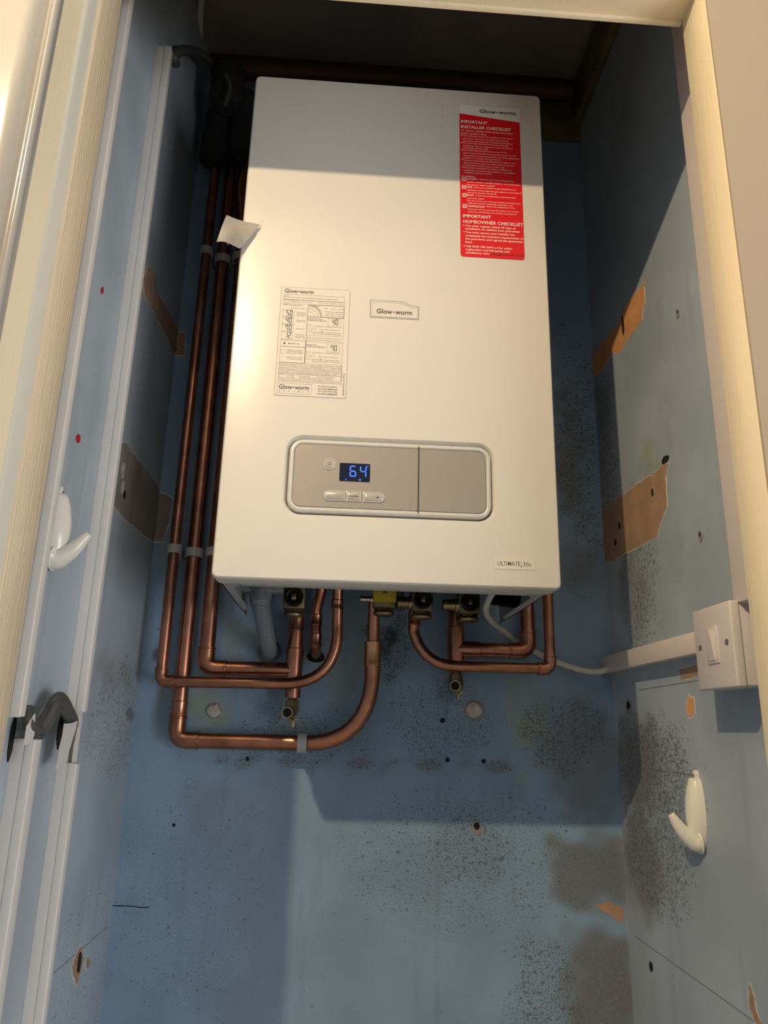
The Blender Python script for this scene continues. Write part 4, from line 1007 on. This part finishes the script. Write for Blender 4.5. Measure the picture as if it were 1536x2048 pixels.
# right wall: flat-top horizontal trunking, switch, upright trunking
tk = .018
p1 = at(1217, 1333, 'x', XR-tk); zT = at(1300, 1289, 'x', XR-tk).z; zB = at(1300, 1325, 'x', XR-tk).z
yS0, yS1 = at(1392, 1300, 'x', XR-.040).y, at(1484, 1300, 'x', XR-.040).y
T = thing('cable_trunking', 'short level white trunking on the right wall from corner to switch', 'cable trunking', (XR, -.2, zB))
bm = nb(); box(bm, XR-tk, XR, yS0+.0005, -.006, zB, zT, .0008); obj('channel', bm, 'pvc_pink', T)
bm = nb(); box(bm, XR-tk-.0015, XR-tk*.5, yS0+.0005, -.008, zB-.0008, zT+.0008, .001); obj('lid', bm, 'pvc_pink', T)
# surface switch: back box and plate
sz1 = at(1392, 1222, 'x', XR-.040).z; sz0 = at(1420, 1383, 'x', XR-.040).z
yS1 = yS0-.086*1.0; sz0 = sz1-.0900
SW = thing('light_switch', 'white surface mounted rocker switch on the right wall', 'switch', (XR, (yS0+yS1)/2, sz0))
bm = nb(); box(bm, XR-.030, XR, yS1+.0015, yS0-.0015, sz0+.0015, sz1-.0015, .002); obj('back_box', bm, 'switch_plastic', SW)
bm = nb(); box(bm, XR-.041, XR-.030, yS1, yS0, sz0, sz1, .002, 3); SP = obj('switch_plate', bm, 'switch_plastic', SW)
yc, zc_ = (yS0+yS1)/2+.000, (sz0+sz1)/2+.002
bm = nb(); box(bm, XR-.0425, XR-.0405, yc-.0125, yc+.0125, zc_-.020, zc_+.020, .0006); obj('rocker_frame', bm, 'switch_plastic', SP)
bm = nb()
pr = [(-.0435, -.0165), (-.0480, .0165), (-.0400, .0165), (-.0400, -.0165)]
ya, yb = yc-.0055, yc+.0055
va = [bm.verts.new((XR+x, ya, zc_+z)) for x, z in pr]; vb = [bm.verts.new((XR+x, yb, zc_+z)) for x, z in pr]
for k in range(4): bm.faces.new((va[k], va[(k+1) % 4], vb[(k+1) % 4], vb[k]))
bm.faces.new(va[::-1]); bm.faces.new(vb); obj('rocker', bm, 'switch_plastic', SP)
for s in (-1, 1):
    bm = nb(); lathe(bm, (XR-.0408, yc+s*.030, zc_), (-1, 0, 0), [(0, .0036), (.0006, .0036)], 16); obj('screw_recess', bm, 'ink_soft', SP)
yv1 = at(1389, 480, 'x', XR-.031).y; 
T = trunk_v('cable_trunking', XR, -1, .031, YB_+.002, yv1, sz1-.003, ZC-.01, 'upright pinkish white trunking rising from the switch beside the right jamb', 'pvc_pink')

# ------------------------------------------------------------------ coat hooks
def hook(wall_x, sx, top, bot, tip, yoff, label):
    """screwed plastic hook: almond back plate, prong curving out and up"""
    zt_, zb_ = top.z, bot.z; yy = top.y; H_ = zt_-zb_
    T = thing('coat_hook', label, 'coat hook', (wall_x, yy, zb_))
    bm = nb(); N3 = 18; rows = []
    for i in range(N3+1):
        s = i/N3; z = zb_+H_*s
        w2 = .0150*(math.sin(PI*min(1, (1-s)*.82+.16))**.75)*(1 if s > .12 else (.35+.65*s/.12))
        dp = .004+.0145*math.sin(PI*min(1, (1-s)*.80+.10))**.7
        row = []
        for k in range(13):
            a = PI*k/12; row.append(bm.verts.new((wall_x+sx*dp*math.sin(a), yy+w2*math.cos(a), z)))
        rows.append(row)
    for a, b in zip(rows, rows[1:]):
        for k in range(12): bm.faces.new((a[k], a[k+1], b[k+1], b[k]))
        bm.faces.new((a[12], a[0], b[0], b[12]))
    bm.faces.new(rows[0]); bm.faces.new(rows[-1][::-1]); obj('back_plate', bm, 'hook_plastic', T, sharp=80)
    X = tip.x-wall_x
    z1_ = zb_+H_*.14; pts = [Vector((wall_x+sx*.006, yy, zb_+H_*.15)), Vector((wall_x+X*.30, yy+yoff*.2, zb_+H_*.15)), Vector((wall_x+X*.62, yy+yoff*.5, zb_+H_*.26)), Vector((wall_x+X*.86, yy+yoff*.8, zb_+H_*.40)), Vector((wall_x+X, yy+yoff, tip.z))]
    pts = smooth_path(pts, 6); n = len(pts); rr_ = [.0150-.0108*(i/(n-1))**.75 for i in range(n)]
    bm = nb(); tube(bm, pts, rr_, 16); obj('prong', bm, 'hook_plastic', T, sharp=80)
    bm = nb(); lathe(bm, (wall_x, yy, zt_+.004), (sx, 0, 0), [(0, .0055), (.0035, .0055), (.0045, .004)], 16); box(bm, *sorted((wall_x, wall_x+sx*.0035)), yy-.0052, yy+.0052, zt_-.006, zt_+.004); obj('fixing_tab', bm, 'hook_plastic', T)
    bm = nb(); lathe(bm, (wall_x+sx*.0043, yy, zt_+.003), (sx, 0, 0), [(0, .0022), (.0008, .0018)], 10); obj('screw', bm, 'ink_soft', T)
    return T
hl_t = at(128, 990, 'x', XL+.006); hl_b = at(114, 1142, 'x', XL+.006); hl_b.y = hl_t.y
hl_p = at(178, 1068, 'x', XL+.055); 
for k in range(6):       # depth of the prong tip that lies over the plate
    t_ = (hl_t.y-CAM.y)/(at(178, 1068, 'x', XL+.05)-CAM).y
tipL = CAM+(at(178, 1068, 'x', XL+.05)-CAM)*((hl_t.y-CAM.y)/(at(178, 1068, 'x', XL+.05)-CAM).y)
hook(XL, 1, hl_t, hl_b, tipL, 0, 'cream white plastic coat hook on the left wall')
hr_t = at(1385, 1556, 'x', XR-.006); hr_b = at(1392, 1703, 'x', XR-.006); hr_b.y = hr_t.y
q_ = at(1342, 1628, 'x', XR-.05); tipR = CAM+(q_-CAM)*((hr_t.y-CAM.y)/(q_-CAM).y)
hook(XR, -1, hr_t, hr_b, tipR, 0, 'cream white plastic coat hook low on the right wall')
print('HOOKS', tipL-hl_t, tipR-hr_t, 'trunk', yl0, yr, yo0, yo1, yS0, yS1)
